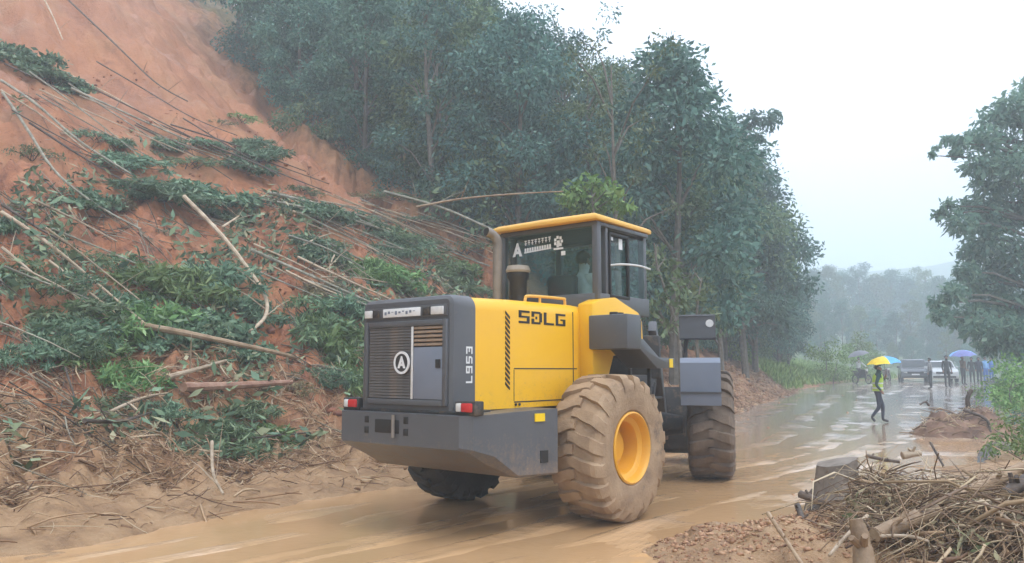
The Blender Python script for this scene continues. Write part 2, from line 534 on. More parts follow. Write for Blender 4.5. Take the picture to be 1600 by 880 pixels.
def build_road():
    k, nc = len(EL), 84
    # resample both edges to the same number of stations
    def resample(P, m):
        d = np.concatenate([[0], np.cumsum(np.hypot(*np.diff(P, axis=0).T))])
        t = np.linspace(0, 1, m) ** 1.0 * d[-1]
        return np.stack([np.interp(t, d, P[:, 0]), np.interp(t, d, P[:, 1])], 1)
    m = 760
    L, Rr = resample(EL, m), resample(ER, m)
    u = np.linspace(-0.22, 1.22, nc)
    P = L[:, None, :] * (1 - u)[None, :, None] + Rr[:, None, :] * u[None, :, None]
    x, y = P[..., 0].ravel(), P[..., 1].ravel()
    wv = np.tile(u * 6.5, m) + 0.25 * fbm(x * 0.15, y * 0.15, 2)
    rut = sum(-0.040 * np.exp(-((wv - c_) / 0.24) ** 2) + 0.022 * np.exp(-((np.abs(wv - c_) - 0.42) / 0.12) ** 2) for c_ in (1.15, 2.2, 3.6, 4.75))
    z = road_z(x, y) + 0.004 + 0.026 * fbm(x * 0.55, y * 0.55, 2) + 0.011 * fbm(x * 2.4, y * 2.4, 3) + rut * (0.75 + 0.6 * pn(x * 0.4, y * 0.4))
    V = np.stack([x, y, z], 1)
    i, j = np.meshgrid(np.arange(m - 1), np.arange(nc - 1), indexing='ij')
    Q = np.stack([i * nc + j, (i) * nc + j + 1, (i + 1) * nc + j + 1, (i + 1) * nc + j], -1).reshape(-1, 4)
    me = np_mesh('road', V, quads=Q, smooth=True)
    uv = me.uv_layers.new(name='uv')
    st = np.concatenate([[0], np.cumsum(np.hypot(*np.diff((L + Rr) / 2, axis=0).T))])
    U = np.repeat(st, nc); W = np.tile(u * 6.5, m)
    li = np.zeros(len(me.loops), dtype=np.int32); me.loops.foreach_get('vertex_index', li)
    uv.data.foreach_set('uv', np.stack([U[li], W[li]], 1).astype(np.float32).ravel())
    tag(link('road', me, M_ROAD), kind='structure')
    # shallow muddy water standing in the ruts and hollows
    mm, n, l, b = new_mat('muddy_water')
    co = coords(n)
    f = noise(n, l, co, 0.5, 4); g = noise(n, l, co, 7.0, 4, 0.6, 0.6)
    sep = n.new('ShaderNodeSeparateXYZ'); l.new(co, sep.inputs[0])
    far = mathn(n, l, 'MULTIPLY', mathn(n, l, 'SUBTRACT', sep.outputs['Y'], 13.0), 0.07, True)
    c = mixc(n, l, far, ramp(n, l, f, [(0.3, (0.46, 0.275, 0.13)), (0.7, (0.58, 0.365, 0.19))]), (0.42, 0.36, 0.31))
    l.new(c, b.inputs['Base Color']); b.inputs['Roughness'].default_value = 0.045
    bumpn(n, l, b, g, 0.10, 0.03)
    V2 = V.copy(); V2[:, 2] = road_z(x, y) + 0.006
    me2 = np_mesh('floodwater', V2, quads=Q, smooth=True)
    tag(link('floodwater', me2, mm), kind='structure')
build_road()

# ---------------------------------------------------------------- wheel loader
MUD = (0.36, 0.235, 0.135)
def paint_mat(name, col, col2, mud_top, mud_amt, rough=0.34):
    """machine paint with a film of dust and mud splashed up from below (object space is metres above the ground)"""
    m, n, l, b = new_mat(name)
    co = coords(n, 'Object')
    f = noise(n, l, co, 1.3, 4); g = noise(n, l, co, 9, 7, 0.7); h = noise(n, l, co, 40, 3, 0.6)
    c = mixc(n, l, ramp(n, l, f, [(0.3, (0, 0, 0)), (0.7, (1, 1, 1))]), col, col2)
    sep = n.new('ShaderNodeSeparateXYZ'); l.new(co, sep.inputs[0])
    low = mathn(n, l, 'DIVIDE', mathn(n, l, 'SUBTRACT', mud_top, sep.outputs['Z']), 0.9, True)
    k = mathn(n, l, 'ADD', mathn(n, l, 'MULTIPLY', low, mud_amt), mathn(n, l, 'MULTIPLY', mathn(n, l, 'SUBTRACT', g, 0.56), 0.9))
    k = mathn(n, l, 'ADD', k, mathn(n, l, 'MULTIPLY', mathn(n, l, 'SUBTRACT', h, 0.62), 0.7))
    mp = n.new('ShaderNodeMapping'); mp.inputs['Scale'].default_value = (16, 16, 0.9); l.new(co, mp.inputs['Vector'])
    run = noise(n, l, mp.outputs[0], 1.0, 5, 0.6)                     # streaks left by running rain
    k = mathn(n, l, 'ADD', k, mathn(n, l, 'MULTIPLY', mathn(n, l, 'SUBTRACT', run, 0.55), 0.55))
    spl = ramp(n, l, noise(n, l, co, 55, 2, 0.5), [(0.66, (0, 0, 0)), (0.70, (1, 1, 1))])
    k = mathn(n, l, 'ADD', k, mathn(n, l, 'MULTIPLY', spl, mathn(n, l, 'ADD', mathn(n, l, 'MULTIPLY', low, 0.7), 0.12)), True)
    c = mixc(n, l, k, c, MUD)
    l.new(c, b.inputs['Base Color'])
    l.new(mixc(n, l, k, (rough,) * 3, (0.8,) * 3), b.inputs['Roughness'])
    bumpn(n, l, b, g, 0.05, 0.02)
    return m
M_YEL = paint_mat('yellow_paint', (0.90, 0.50, 0.016), (0.84, 0.46, 0.02), 1.75, 0.30)
M_ROOF = paint_mat('faded_yellow_paint', (0.82, 0.46, 0.08), (0.76, 0.44, 0.10), 0.5, 0.3, 0.5)
M_GREY = paint_mat('charcoal_paint', (0.085, 0.090, 0.100), (0.11, 0.115, 0.125), 1.02, 0.85, 0.4)
M_BLUEGREY = paint_mat('bluegrey_paint', (0.17, 0.20, 0.26), (0.21, 0.24, 0.30), 1.2, 0.35, 0.38)
M_DARK = simple('dark_steel', [(0.02, 0.02, 0.022), (0.045, 0.043, 0.042)], 5, 0.6, 0.0, 0.1, dirt=((0.2, 0.14, 0.09), 0.55, 0.2, 7))
M_BLACK = simple('black_rubber', [(0.012, 0.012, 0.013), (0.022, 0.022, 0.022)], 8, 0.6)
M_RIM = paint_mat('rim_yellow', (0.80, 0.40, 0.03), (0.72, 0.36, 0.04), 0.0, 0.2, 0.42)
M_TYRE = simple('muddy_tyre', [(0.22, 0.145, 0.09), (0.34, 0.232, 0.142), (0.42, 0.295, 0.185)], 3.2, 0.8, 0, 0.35, 30, dirt=((0.075, 0.065, 0.058), 0.60, 0.14, 2.4))
M_TYRE2 = simple('dark_muddy_tyre', [(0.07, 0.058, 0.048), (0.14, 0.105, 0.08), (0.20, 0.15, 0.11)], 3.2, 0.8, 0, 0.35, 30)
M_TYRE3 = simple('black_tyre', [(0.02, 0.019, 0.018), (0.045, 0.04, 0.036)], 3.2, 0.7, 0, 0.3, 30)  # near-black, much darker than the tyre nearest the camera
M_WHITE = simple('white_vinyl', [(0.78, 0.79, 0.80), (0.70, 0.71, 0.72)], 14, 0.45)
M_RED = simple('red_lens', [(0.50, 0.02, 0.025), (0.60, 0.04, 0.04)], 10, 0.2)
M_LENS = simple('pale_lens', [(0.72, 0.72, 0.70), (0.6, 0.6, 0.6)], 20, 0.2)
M_REFL = simple('yellow_reflector', [(0.85, 0.55, 0.0), (0.9, 0.62, 0.02)], 30, 0.3)
M_PIPE = simple('sooty_pipe', [(0.17, 0.15, 0.13), (0.26, 0.23, 0.20)], 6, 0.55, 0.2)
M_TAN = simple('dusty_plastic', [(0.26, 0.23, 0.19), (0.34, 0.30, 0.25)], 8, 0.6)
M_SEAT = simple('seat_vinyl', [(0.025, 0.027, 0.03), (0.04, 0.042, 0.045)], 8, 0.6)
M_SLAT = simple('grille_slat', [(0.075, 0.07, 0.068), (0.115, 0.105, 0.10)], 6, 0.5, dirt=((0.25, 0.17, 0.11), 0.5, 0.3, 5))
def glass_mat(name, tint, gl=0.12):
    m, n, l, b = new_mat(name)
    n.remove(b)
    t = n.new('ShaderNodeBsdfTransparent'); t.inputs[0].default_value = (*tint, 1)
    g = n.new('ShaderNodeBsdfGlossy'); g.inputs['Roughness'].default_value = 0.03
    d = n.new('ShaderNodeBsdfDiffuse'); d.inputs[0].default_value = (0.22, 0.34, 0.36, 1)
    fr = n.new('ShaderNodeLayerWeight'); fr.inputs['Blend'].default_value = 0.5
    m0 = n.new('ShaderNodeMixShader'); m1 = n.new('ShaderNodeMixShader')
    film = ramp(n, l, noise(n, l, coords(n), 3.0, 5), [(0.35, (0.03,) * 3), (0.75, (0.14,) * 3)])   # rain film and dust; its teal paints in trees seen in the glass
    l.new(film, m0.inputs[0]); l.new(t.outputs[0], m0.inputs[1]); l.new(d.outputs[0], m0.inputs[2])
    l.new(mathn(n, l, 'ADD', mathn(n, l, 'MULTIPLY', mathn(n, l, 'POWER', fr.outputs['Facing'], 5.0), 0.8), gl), m1.inputs[0]); l.new(m0.outputs[0], m1.inputs[1]); l.new(g.outputs[0], m1.inputs[2])
    l.new(m1.outputs[0], n['Material Output'].inputs['Surface'])
    return m
M_GLASS = glass_mat('cab_glass', (0.60, 0.73, 0.72), 0.05)

LX, LY, LA = 0.20, 9.05, 0.68
loader = empty('wheel_loader', (LX, LY, 0.0), PI / 2 - LA)
tag(loader, 'large yellow and charcoal wheel loader with muddy tyres driving along the flooded road', 'wheel loader')

GLYPH = {  # block letters on a 4 x 6 grid: strokes as rectangles
 'S': [(0, 5, 4, 6), (0, 3, 1, 5), (0, 2.6, 4, 3.5), (3, 1, 4, 2.6), (0, 0, 4, 1)],
 'D': [(0, 0, 1, 2.5), (0, 3.4, 1, 6), (1, 5, 3.4, 6), (3, 1, 4, 5.4), (1, 0, 3.4, 1), (1.5, 2.3, 2.1, 3.6)],
 'L': [(0, 0, 1, 6), (1, 0, 4, 1)],
 'G': [(0, 5, 4, 6), (0, 0, 1, 5), (1, 0, 4, 1), (3, 1, 4, 3.3), (2, 2.6, 3, 3.3)],
 '9': [(0, 5, 4, 6), (0, 2.6, 1, 5), (1, 2.6, 3, 3.5), (3, 0, 4, 5), (0, 0, 3, 1)],
 '5': [(0, 5, 4, 6), (0, 3.5, 1, 5), (0, 2.6, 4, 3.5), (3, 1, 4, 2.6), (0, 0, 3.4, 1)],
 '3': [(0, 5, 4, 6), (3, 3.5, 4, 5), (1, 2.6, 4, 3.5), (3, 1, 4, 2.6), (0, 0, 4, 1)],
}
def letter(name, ch, m, parent, org, right, up, h, w, t=0.004):
    """one block letter as thin raised film; org lower-left, right/up unit vectors"""
    org, right, up = Vector(org), Vector(right), Vector(up)
    nrm = right.cross(up)
    mb = MB()
    for (x0, y0, x1, y1) in GLYPH[ch]:
        c = [(x0, y0), (x1, y0), (x1, y1), (x0, y1)]
        P = [org + right * (a / 4 * w) + up * (b_ / 6 * h) for a, b_ in c]
        mb.add(P + [p + nrm * t for p in P], [(0, 1, 2, 3), (4, 5, 6, 7), (0, 1, 5, 4), (1, 2, 6, 5), (2, 3, 7, 6), (3, 0, 4, 7)])
    return mb.build(name, m, parent, None)

def rounded_section(hw, z0, z1, r, seg=6, r_low=0.03):
    """outline in (y, z): rounded upper corners"""
    pts = [(hw - r_low * 0, z0), ]
    for i in range(seg + 1):
        t = PI / 2 * i / seg
        pts.append((hw - r + r * math.cos(t), z1 - r + r * math.sin(t)))
    for i in range(seg + 1):
        t = PI / 2 + PI / 2 * i / seg
        pts.append((-hw + r + r * math.cos(t), z1 - r + r * math.sin(t)))
    pts.append((-hw, z0))
    return pts
def loft(mb, secs):
    """sections: list of (x, outline)"""
    v, f = [], []
    k = len(secs[0][1])
    for x, o in secs:
        v += [(x, p[0], p[1]) for p in o]
    for i in range(len(secs) - 1):
        for j in range(k):
            f.append((i * k + j, i * k + (j + 1) % k, (i + 1) * k + (j + 1) % k, (i + 1) * k + j))
    f.append(tuple(range(k))); f.append(tuple((len(secs) - 1) * k + j for j in range(k)))
    return mb.add(v, f)

# ---- wheels
WR, WW = 0.755, 0.60
def tyre_mesh():
    prof = []           # (across, radius) from inner bead to outer bead
    hw = WW / 2
    for y, r in [(-hw + 0.055, 0.365), (-hw + 0.02, 0.40), (-hw, 0.50), (-hw - 0.005, 0.58), (-hw + 0.01, 0.66), (-hw + 0.05, 0.705), (-hw + 0.12, 0.725), (-0.1, 0.735), (0, 0.738)]:
        prof.append((y, r))
    prof += [(-y, r) for y, r in prof[-2::-1]]
    mb = MB().lathe([(r, y) for y, r in prof], 72, 'y')
    ys = np.array([p[0] for p in prof]); rr = np.array([p[1] for p in prof])
    def rad(y): return float(np.interp(y, ys[1:-1], rr[1:-1]))
    # curved lugs, alternating from both shoulders past the middle
    N = 19
    for side in (1, -1):
        for k in range(N):
            t0 = 2 * PI * (k + (0.5 if side < 0 else 0)) / N
            steps = 9
            v, f = [], []
            for i in range(steps + 1):
                q = i / steps
                y = side * (hw + 0.004 - q * (hw + 0.035))
                sweep = 0.155 * (1 - (1 - q) ** 2) + 0.012 * math.sin(q * 9)
                wid = 0.108 - 0.035 * q
                if i == 0: rb, rt = 0.60, 0.655
                elif i == 1: rb, rt = 0.68, 0.742
                else: rb, rt = rad(y) - 0.02, 0.772 - 0.01 * (abs(y) / hw) ** 3
                yy = y if i else side * (hw + 0.006)
                for (tt, rad_) in ((-wid, rb), (-wid * 0.82, rt), (wid * 0.82, rt), (wid, rb)):
                    ang = t0 + sweep + tt
                    v.append((math.cos(ang) * rad_, yy, math.sin(ang) * rad_))
            for i in range(steps):
                for j in range(4):
                    f.append((i * 4 + j, i * 4 + (j + 1) % 4, (i + 1) * 4 + (j + 1) % 4, (i + 1) * 4 + j))
            f.append((0, 1, 2, 3)); f.append(tuple(steps * 4 + j for j in range(4)))
            mb.add(v, f)
    return mb.mesh('tyre', 30)
TYRE = tyre_mesh()
def rim_mesh():
    o = WW / 2 - 0.035      # outer face towards +y
    prof = [(0.335, o - 0.06), (0.375, o - 0.02), (0.378, o + 0.012), (0.362, o + 0.022), (0.350, o + 0.012), (0.338, o - 0.02), (0.325, o - 0.06),
            (0.290, o - 0.075), (0.275, o - 0.09), (0.262, o - 0.20), (0.255, o - 0.255), (0.235, o - 0.27), (0.19, o - 0.272), (0.175, o - 0.262), (0.165, o - 0.20), (0.15, o - 0.185), (0.0, o - 0.18)]
    mb = MB().lathe(prof, 48, 'y')
    inner = [(0.335, -o + 0.06), (0.378, -o), (0.362, -o - 0.01), (0.33, -o + 0.04), (0.29, -o + 0.10), (0.28, 0.0), (0.0, 0.0)]
    mb.lathe(inner, 32, 'y')
    mb.lathe([(0.33, -o + 0.05), (0.33, o - 0.05)], 32, 'y')
    return mb.mesh('wheel', 35)
RIM = rim_mesh()
def bolt_mesh():
    o = WW / 2 - 0.035
    return MB().lathe([(0.0, o - 0.24), (0.017, o - 0.24), (0.017, o - 0.275)], 6, 'y').mesh('wheel_bolt', 30)
BOLT = bolt_mesh()
def wheel(parent, x, v, tm, label=None):
    """v: offset to the right; the dished face looks outwards"""
    w = link('wheel', RIM, M_RIM, parent, (x, -v, WR + 0.008)); w.scale = (0.978, 1, 0.978)
    w.rotation_euler = (0, random.random() * 6, PI if v > 0 else 0)
    t = link('tyre', TYRE, None, w)
    if not TYRE.materials: TYRE.materials.append(M_TYRE)
    t.material_slots[0].link = 'OBJECT'; t.material_slots[0].material = tm
    if label: w['label'] = label
    for k in range(12):
        a = 2 * PI * k / 12
        link('wheel_bolt', BOLT, M_RIM, w, (0.213 * math.cos(a), 0, 0.213 * math.sin(a)))
    return w
wheel(loader, 0.0, 1.07, M_TYRE, 'tan mud-caked rear wheel nearest the camera with deep yellow rim')
wheel(loader, 0.0, -1.07, M_TYRE3, 'dark rear wheel showing below the counterweight')

# ---- rear frame, counterweight
def cw_section(u, hw, z0, z1, cut):
    return (u, [(hw, z0 + cut), (hw, z1), (-hw, z1), (-hw, z0 + cut), (-hw + cut * 1.2, z0), (hw - cut * 1.2, z0)])
mb = MB()
loft(mb, [cw_section(-2.05, 0.80, 0.86, 1.155, 0.02), cw_section(-1.97, 0.895, 0.83, 1.16, 0.03), cw_section(-1.72, 0.93, 0.71, 1.165, 0.08),
          cw_section(-1.40, 0.95, 0.57, 1.175, 0.02), cw_section(-0.90, 1.04, 0.56, 1.19, 0.02)])
cw = mb.build('counterweight', M_GREY, loader, 25)
for v, z in ((-0.42, 1.085), (-0.42, 0.985), (0.13, 1.095), (0.13, 0.985)):
    MB().box(-2.056, -2.03, -v - 0.03, -v + 0.03, z - 0.032, z + 0.032, 0.004).build('socket_hole', M_BLACK, cw)
MB().box(-2.057, -2.03, 0.28 - 0.32, 0.28 + 0.02, 0.965, 1.095, 0.01).build('tow_slot', M_BLACK, cw)
MB().tube([(-2.075, 0.02, 0.93), (-2.075, 0.02, 1.14)], 0.017, 10).build('tow_pin', M_PIPE, cw)
def side_plate(name, m, u0, u1, z0, z1, v0, v1, par, out=0.006):
    """thin plate lying on the tapering right flank"""
    pts = []
    for o in (0, out + 0.004):
        pts += [(u0, -(v0 + o), z0), (u1, -(v1 + o), z0), (u1, -(v1 + o), z1), (u0, -(v0 + o), z1)]
    return MB().hull(pts).build(name, m, par, None)
side_plate('side_reflector', M_REFL, -1.20, -1.075, 1.075, 1.15, 0.988, 1.009, cw)
side_plate('side_pocket', M_BLACK, -1.13, -1.035, 0.685, 0.80, 1.002, 1.018, cw, 0.004)
MB().box(-1.2, 0.9, -0.45, 0.45, 0.72, 1.16, 0.02).build('rear_frame', M_DARK, loader)
MB().box(0.3, 1.9, -0.5, 0.5, 0.50, 1.5, 0.03).build('centre_joint', M_DARK, loader)
MB().tube([(0, -0.85, 0.76), (0, -0.4, 0.76), (0, -0.2, 0.76), (0, 0.2, 0.76), (0, 0.4, 0.76), (0, 0.85, 0.76)], [0.13, 0.14, 0.25, 0.25, 0.14, 0.13], 12).build('rear_axle', M_DARK, loader)

# ---- engine hood
HW, HT = 0.625, 2.255
mb = MB()
sec = lambda x, dw, dt, r: (x, rounded_section(HW + dw, 1.185, HT + dt, r))
loft(mb, [sec(-1.66, 0, 0, 0.13), sec(-1.0, 0.0, 0.02, 0.13), sec(0.08, 0.0, 0.035, 0.13)])
hood = mb.build('hood', M_YEL, loader, 30)
mb = MB(); loft(mb, [(0.092, rounded_section(HW - 0.004, 1.30, HT + 0.033, 0.13)), (0.40, rounded_section(HW - 0.004, 1.30, HT + 0.02, 0.13))])
mb.build('rear_bulkhead', M_YEL, loader, 30)
# seams and vents on the right flank
ys = -(HW + 0.0025)
def seam(u0, z0, u1, z1, w=0.012):
    MB().box(min(u0, u1) - (w / 2 if u0 == u1 else 0), max(u0, u1) + (w / 2 if u0 == u1 else 0), ys, ys + 0.004,
             min(z0, z1) - (w / 2 if z0 == z1 else 0), max(z0, z1) + (w / 2 if z0 == z1 else 0)).build('panel_seam', M_DARK, hood, None)
seam(-1.06, 1.575, 0.05, 1.575); seam(-1.06, 1.245, 0.05, 1.245); seam(-1.06, 1.255, -1.06, 1.565, 0.008); seam(-0.02, 1.26, -0.02, 2.2, 0.014)
for k in range(15):
    z = 1.385 + k * 0.05
    pts = []
    for o in (0, 0.004):
        for du, dz in ((-0.035, 0.035), (0.035, -0.02), (0.035, 0.005), (-0.035, 0.06)):
            pts.append((-1.165 + du, ys - o, z + dz))
    MB().add(pts, [(0, 1, 2, 3), (4, 5, 6, 7), (0, 1, 5, 4), (1, 2, 6, 5), (2, 3, 7, 6), (3, 0, 4, 7)]).build('vent_slot', M_BLACK, hood, None)
for k, ch in enumerate('SDLG'):
    letter('letter', ch, M_BLACK, hood, (-0.985 + k * 0.213, -(HW + 0.001), 2.035), (1, 0, 0), (0, 0, 1), 0.13, 0.178)
for du, dz in ((-0.98, 1.22), (-1.04, 1.22)):
    MB().lathe([(0.0, -0.012), (0.014, -0.012), (0.014, 0.0)], 8, 'y', (du, ys, dz)).build('bolt', M_DARK, hood)
# guard rail on top of the hood
rail = [(-0.72, -0.5, HT + 0.01), (-0.71, -0.5, HT + 0.055), (-0.64, -0.5, HT + 0.085), (-0.05, -0.5, HT + 0.10), (0.0, -0.5, HT + 0.085), (0.01, -0.5, HT + 0.02)]
mb = MB().tube(spline(rail, 4), 0.016, 8)
mb.tube([(-0.46, -0.5, HT + 0.01), (-0.46, -0.5, HT + 0.085)], 0.014, 8)
mb.build('hood_rail', M_ROOF, hood)

# ---- rear cowl and grille
mb = MB()
def cowl_sec(x, dw, dt, r, z0=1.185): return (x, rounded_section(HW + 0.012 + dw, z0, HT + 0.012 + dt, r))
loft(mb, [cowl_sec(-1.955, -0.05, -0.05, 0.05), cowl_sec(-1.935, -0.015, -0.02, 0.08), cowl_sec(-1.88, 0.0, -0.005, 0.11), cowl_sec(-1.655, 0.0, 0.0, 0.13)])
cowl = mb.build('rear_cowl', M_GREY, loader, 28)
GX = -1.958
MB().box(GX, GX + 0.03, -0.53, 0.51, 1.275, 1.99, 0.01).build('grille_recess', M_DARK, cowl)
# frame round the opening
fr = MB()
fr.box(GX - 0.03, GX + 0.02, -0.575, -0.525, 1.235, 2.03, 0.008); fr.box(GX - 0.03, GX + 0.02, 0.505, 0.555, 1.235, 2.03, 0.008)
fr.box(GX - 0.0285, GX + 0.02, -0.523, 0.503, 1.232, 1.285, 0.008); fr.box(GX - 0.0285, GX + 0.02, -0.523, 0.503, 1.975, 2.028, 0.008)
gf = fr.build('grille_frame', M_GREY, cowl)
SL = MB().box(-0.006, 0.006, -0.30, 0.30, -0.0125, 0.0125, 0.002, 1, Matrix.Rotation(0.35, 4, 'Y')).mesh('grille_slat', 30)
for k in range(25):
    link('grille_slat', SL, M_SLAT, gf, (GX - 0.010, 0.19, 1.304 + k * 0.0275))
SL2 = MB().box(-0.006, 0.006, -0.19, 0.19, -0.014, 0.014, 0.003, 1, Matrix.Rotation(0.5, 4, 'Y')).mesh('grille_slat', 30)
for k in range(5):
    link('grille_slat', SL2, M_GREY, gf, (GX - 0.012, -0.33, 1.80 + k * 0.039))
MB().box(GX - 0.020, GX + 0.01, -0.520, -0.140, 1.29, 1.775, 0.006).build('inspection_door', M_BLUEGREY, gf)
MB().box(GX - 0.026, GX - 0.015, -0.138, -0.112, 1.288, 1.972, 0.004).build('divider_bar', M_LENS, gf)
MB().box(GX - 0.032, GX - 0.018, -0.50, -0.44, 1.58, 1.66, 0.006).build('door_latch', M_BLACK, gf)
# round badge
em = MB().lathe([(0.086, -0.008), (0.108, -0.008), (0.108, 0.004), (0.086, 0.004)], 40, 'x', (GX - 0.034, 0.0, 1.63), closed=True).build('badge_ring', M_WHITE, cowl)
MB().lathe([(0.0, -0.003), (0.088, -0.003), (0.088, 0.008)], 32, 'x', (GX - 0.034, 0.0, 1.63)).build('badge_disc', M_DARK, cowl)
def tri(name, c, w, h, x, par, m=None):
    """open triangle mark with a bar, facing backwards"""
    y0, z0 = c
    P = lambda a, b_: (x, y0 - a, z0 + b_)
    mb = MB()
    for poly in ([(-w, -h), (-w * 0.45, -h), (w * 0.12, h * 0.35), (0, h), (-w * 0.12, h)], [(w, -h), (w * 0.45, -h), (-w * 0.02, h * 0.35), (0, h), (w * 0.12, h)], [(-w * 0.35, -h * 0.62), (w * 0.35, -h * 0.62), (w * 0.2, -h * 0.2), (-w * 0.2, -h * 0.2)]):
        k = len(poly)
        A = [P(*p) for p in poly]; B = [(p[0] - 0.004, p[1], p[2]) for p in A]
        mb.add(A + B, [tuple(range(k)), tuple(range(k, 2 * k))] + [(i, (i + 1) % k, k + (i + 1) % k, k + i) for i in range(k)])
    return mb.build(name, m or M_WHITE, par, None)
tri('badge_mark', (0.0, 1.635), 0.055, 0.058, GX - 0.0375, cowl)
for v0, v1 in ((-0.565, -0.46), (0.37, 0.525)):
    MB().box(-1.985, -1.94, -v1, -v0, 2.075, 2.150, 0.006).build('work_lamp', M_LENS, cowl)
MB().box(-1.968, -1.94, -0.565, 0.565, 2.060, 2.168, 0.004).build('lamp_strip', M_GREY, cowl)
pl = MB().box(-1.976, -1.950, -0.22, 0.30, 2.072, 2.155, 0.004).build('rear_plate', M_WHITE, cowl)
for k in range(9):
    y = 0.26 - k * 0.05
    MB().box(-1.9795, -1.974, y - 0.014, y + 0.014, 2.095 + 0.012 * (k % 3), 2.125 + 0.006 * (k % 2), 0.0).build('plate_mark', M_BLUEGREY, pl, None)
for v in (-0.40, 0.30):
    MB().box(-1.983, -1.945, -v - 0.045, -v + 0.045, 2.075, 2.152, 0.006).build('lamp_housing', M_DARK, cowl)
for k, ch in enumerate('L953'):
    letter('letter', ch, M_WHITE, cowl, (-1.70, -(HW + 0.014), 1.44 + k * 0.090), (0, 0, 1), (-1, 0, 0), 0.085, 0.068)
for s, ycen in ((1, -0.80), (-1, 0.75)):
    t = MB().box(-1.99, -1.86, ycen - 0.13, ycen + 0.11, 1.158, 1.285, 0.012).build('tail_light', M_DARK, loader)
    MB().box(-2.01, -1.975, ycen - 0.105, ycen + 0.02, 1.19, 1.268, 0.012).build('red_lens', M_RED, t)
    MB().box(-2.008, -1.975, ycen + 0.022, ycen + 0.085, 1.19, 1.268, 0.012).build('clear_lens', M_LENS, t)
mb = MB().box(-1.97, -1.50, -0.70, 0.70, 1.16, 1.19, 0.01); mb.build('hood_sill', M_DARK, loader)

# ---- cab
CX0, CX1, CH, CZ0, CZ1 = 0.38, 1.52, 0.69, 2.34, 3.275
cab = MB()
pb = 0.042
for (x, y) in ((CX0, -CH), (CX0, CH), (CX1, -CH + 0.05), (CX1, CH - 0.05)):
    cab.box(x - pb, x + pb, y - pb, y + pb, CZ0, CZ1, 0.015)
cab.box(CX0 + 0.18 - 0.028, CX0 + 0.18 + 0.028, -CH - 0.03, -CH + 0.05, CZ0, CZ1, 0.01)
cab.box(CX0 + 0.18 - 0.028, CX0 + 0.18 + 0.028, CH - 0.05, CH + 0.03, CZ0, CZ1, 0.01)
for z0, z1 in ((CZ1 - 0.055, CZ1 - 0.002), (CZ0 - 0.12, CZ0 + 0.1)):
    cab.box(CX0 - 0.045, CX0 + 0.045, -CH, CH, z0, z1, 0.01)
    cab.box(CX1 - 0.045, CX1 + 0.045, -CH + 0.05, CH - 0.05, z0, z1, 0.01)
    cab.box(CX0, CX1, -CH - 0.043, -CH + 0.043, z0 + 0.001, z1 - 0.001, 0.01)
    cab.box(CX0, CX1, CH - 0.043, CH + 0.043, z0 + 0.001, z1 - 0.001, 0.01)
cabf = cab.build('cab_frame', M_GREY, loader)
MB().box(CX0 + 0.05, CX1 - 0.05, -CH + 0.05, CH - 0.05, 1.70, 1.78, 0.02).build('cab_floor', M_DARK, loader)
# windows
def pane(name, pts, par):
    mb = MB().add(pts, [(0, 1, 2, 3)])
    o = mb.build(name, M_GLASS, par, None)
    return o
win = pane('rear_window', [(CX0 - 0.02, -CH + 0.03, CZ0 + 0.05), (CX0 - 0.02, CH - 0.03, CZ0 + 0.05), (CX0 - 0.02, CH - 0.03, CZ1 - 0.04), (CX0 - 0.02, -CH + 0.03, CZ1 - 0.04)], cabf)
pane('side_window', [(CX0 + 0.21, -CH - 0.005, CZ0 + 0.05), (CX1 - 0.05, -CH - 0.005, CZ0 + 0.05), (CX1 - 0.05, -CH - 0.005, CZ1 - 0.1), (CX0 + 0.21, -CH - 0.005, CZ1 - 0.1)], cabf)
pane('side_window', [(CX0 + 0.05, CH, CZ0 + 0.05), (CX1 - 0.05, CH, CZ0 + 0.05), (CX1 - 0.05, CH, CZ1 - 0.1), (CX0 + 0.05, CH, CZ1 - 0.1)], cabf)
pane('front_window', [(CX1, -CH + 0.08, CZ0 + 0.05), (CX1, CH - 0.08, CZ0 + 0.05), (CX1, CH - 0.08, CZ1 - 0.1), (CX1, -CH + 0.08, CZ1 - 0.1)], cabf)
df = MB()
for (x0, x1, z0, z1) in ((CX0 + 0.21, CX0 + 0.24, CZ0 + 0.08, CZ1 - 0.1), (CX0 + 0.62, CX0 + 0.655, CZ0 + 0.08, CZ1 - 0.1), (CX0 + 0.21, CX0 + 0.655, CZ0 + 0.06, CZ0 + 0.095), (CX0 + 0.21, CX0 + 0.655, CZ1 - 0.135, CZ1 - 0.1)):
    df.box(x0, x1, -CH - 0.052, -CH - 0.012, z0, z1, 0.006)
dframe = df.build('door_frame', M_BLACK, cabf)
MB().box(CX0 + 0.47, CX0 + 0.55, -CH - 0.016, -CH - 0.010, 3.0, 3.13).build('door_sticker', M_WHITE, dframe, None)
MB().box(CX0 + 0.28, CX0 + 0.34, -CH - 0.016, -CH - 0.010, 3.09, 3.13).build('door_sticker', M_WHITE, dframe, None)
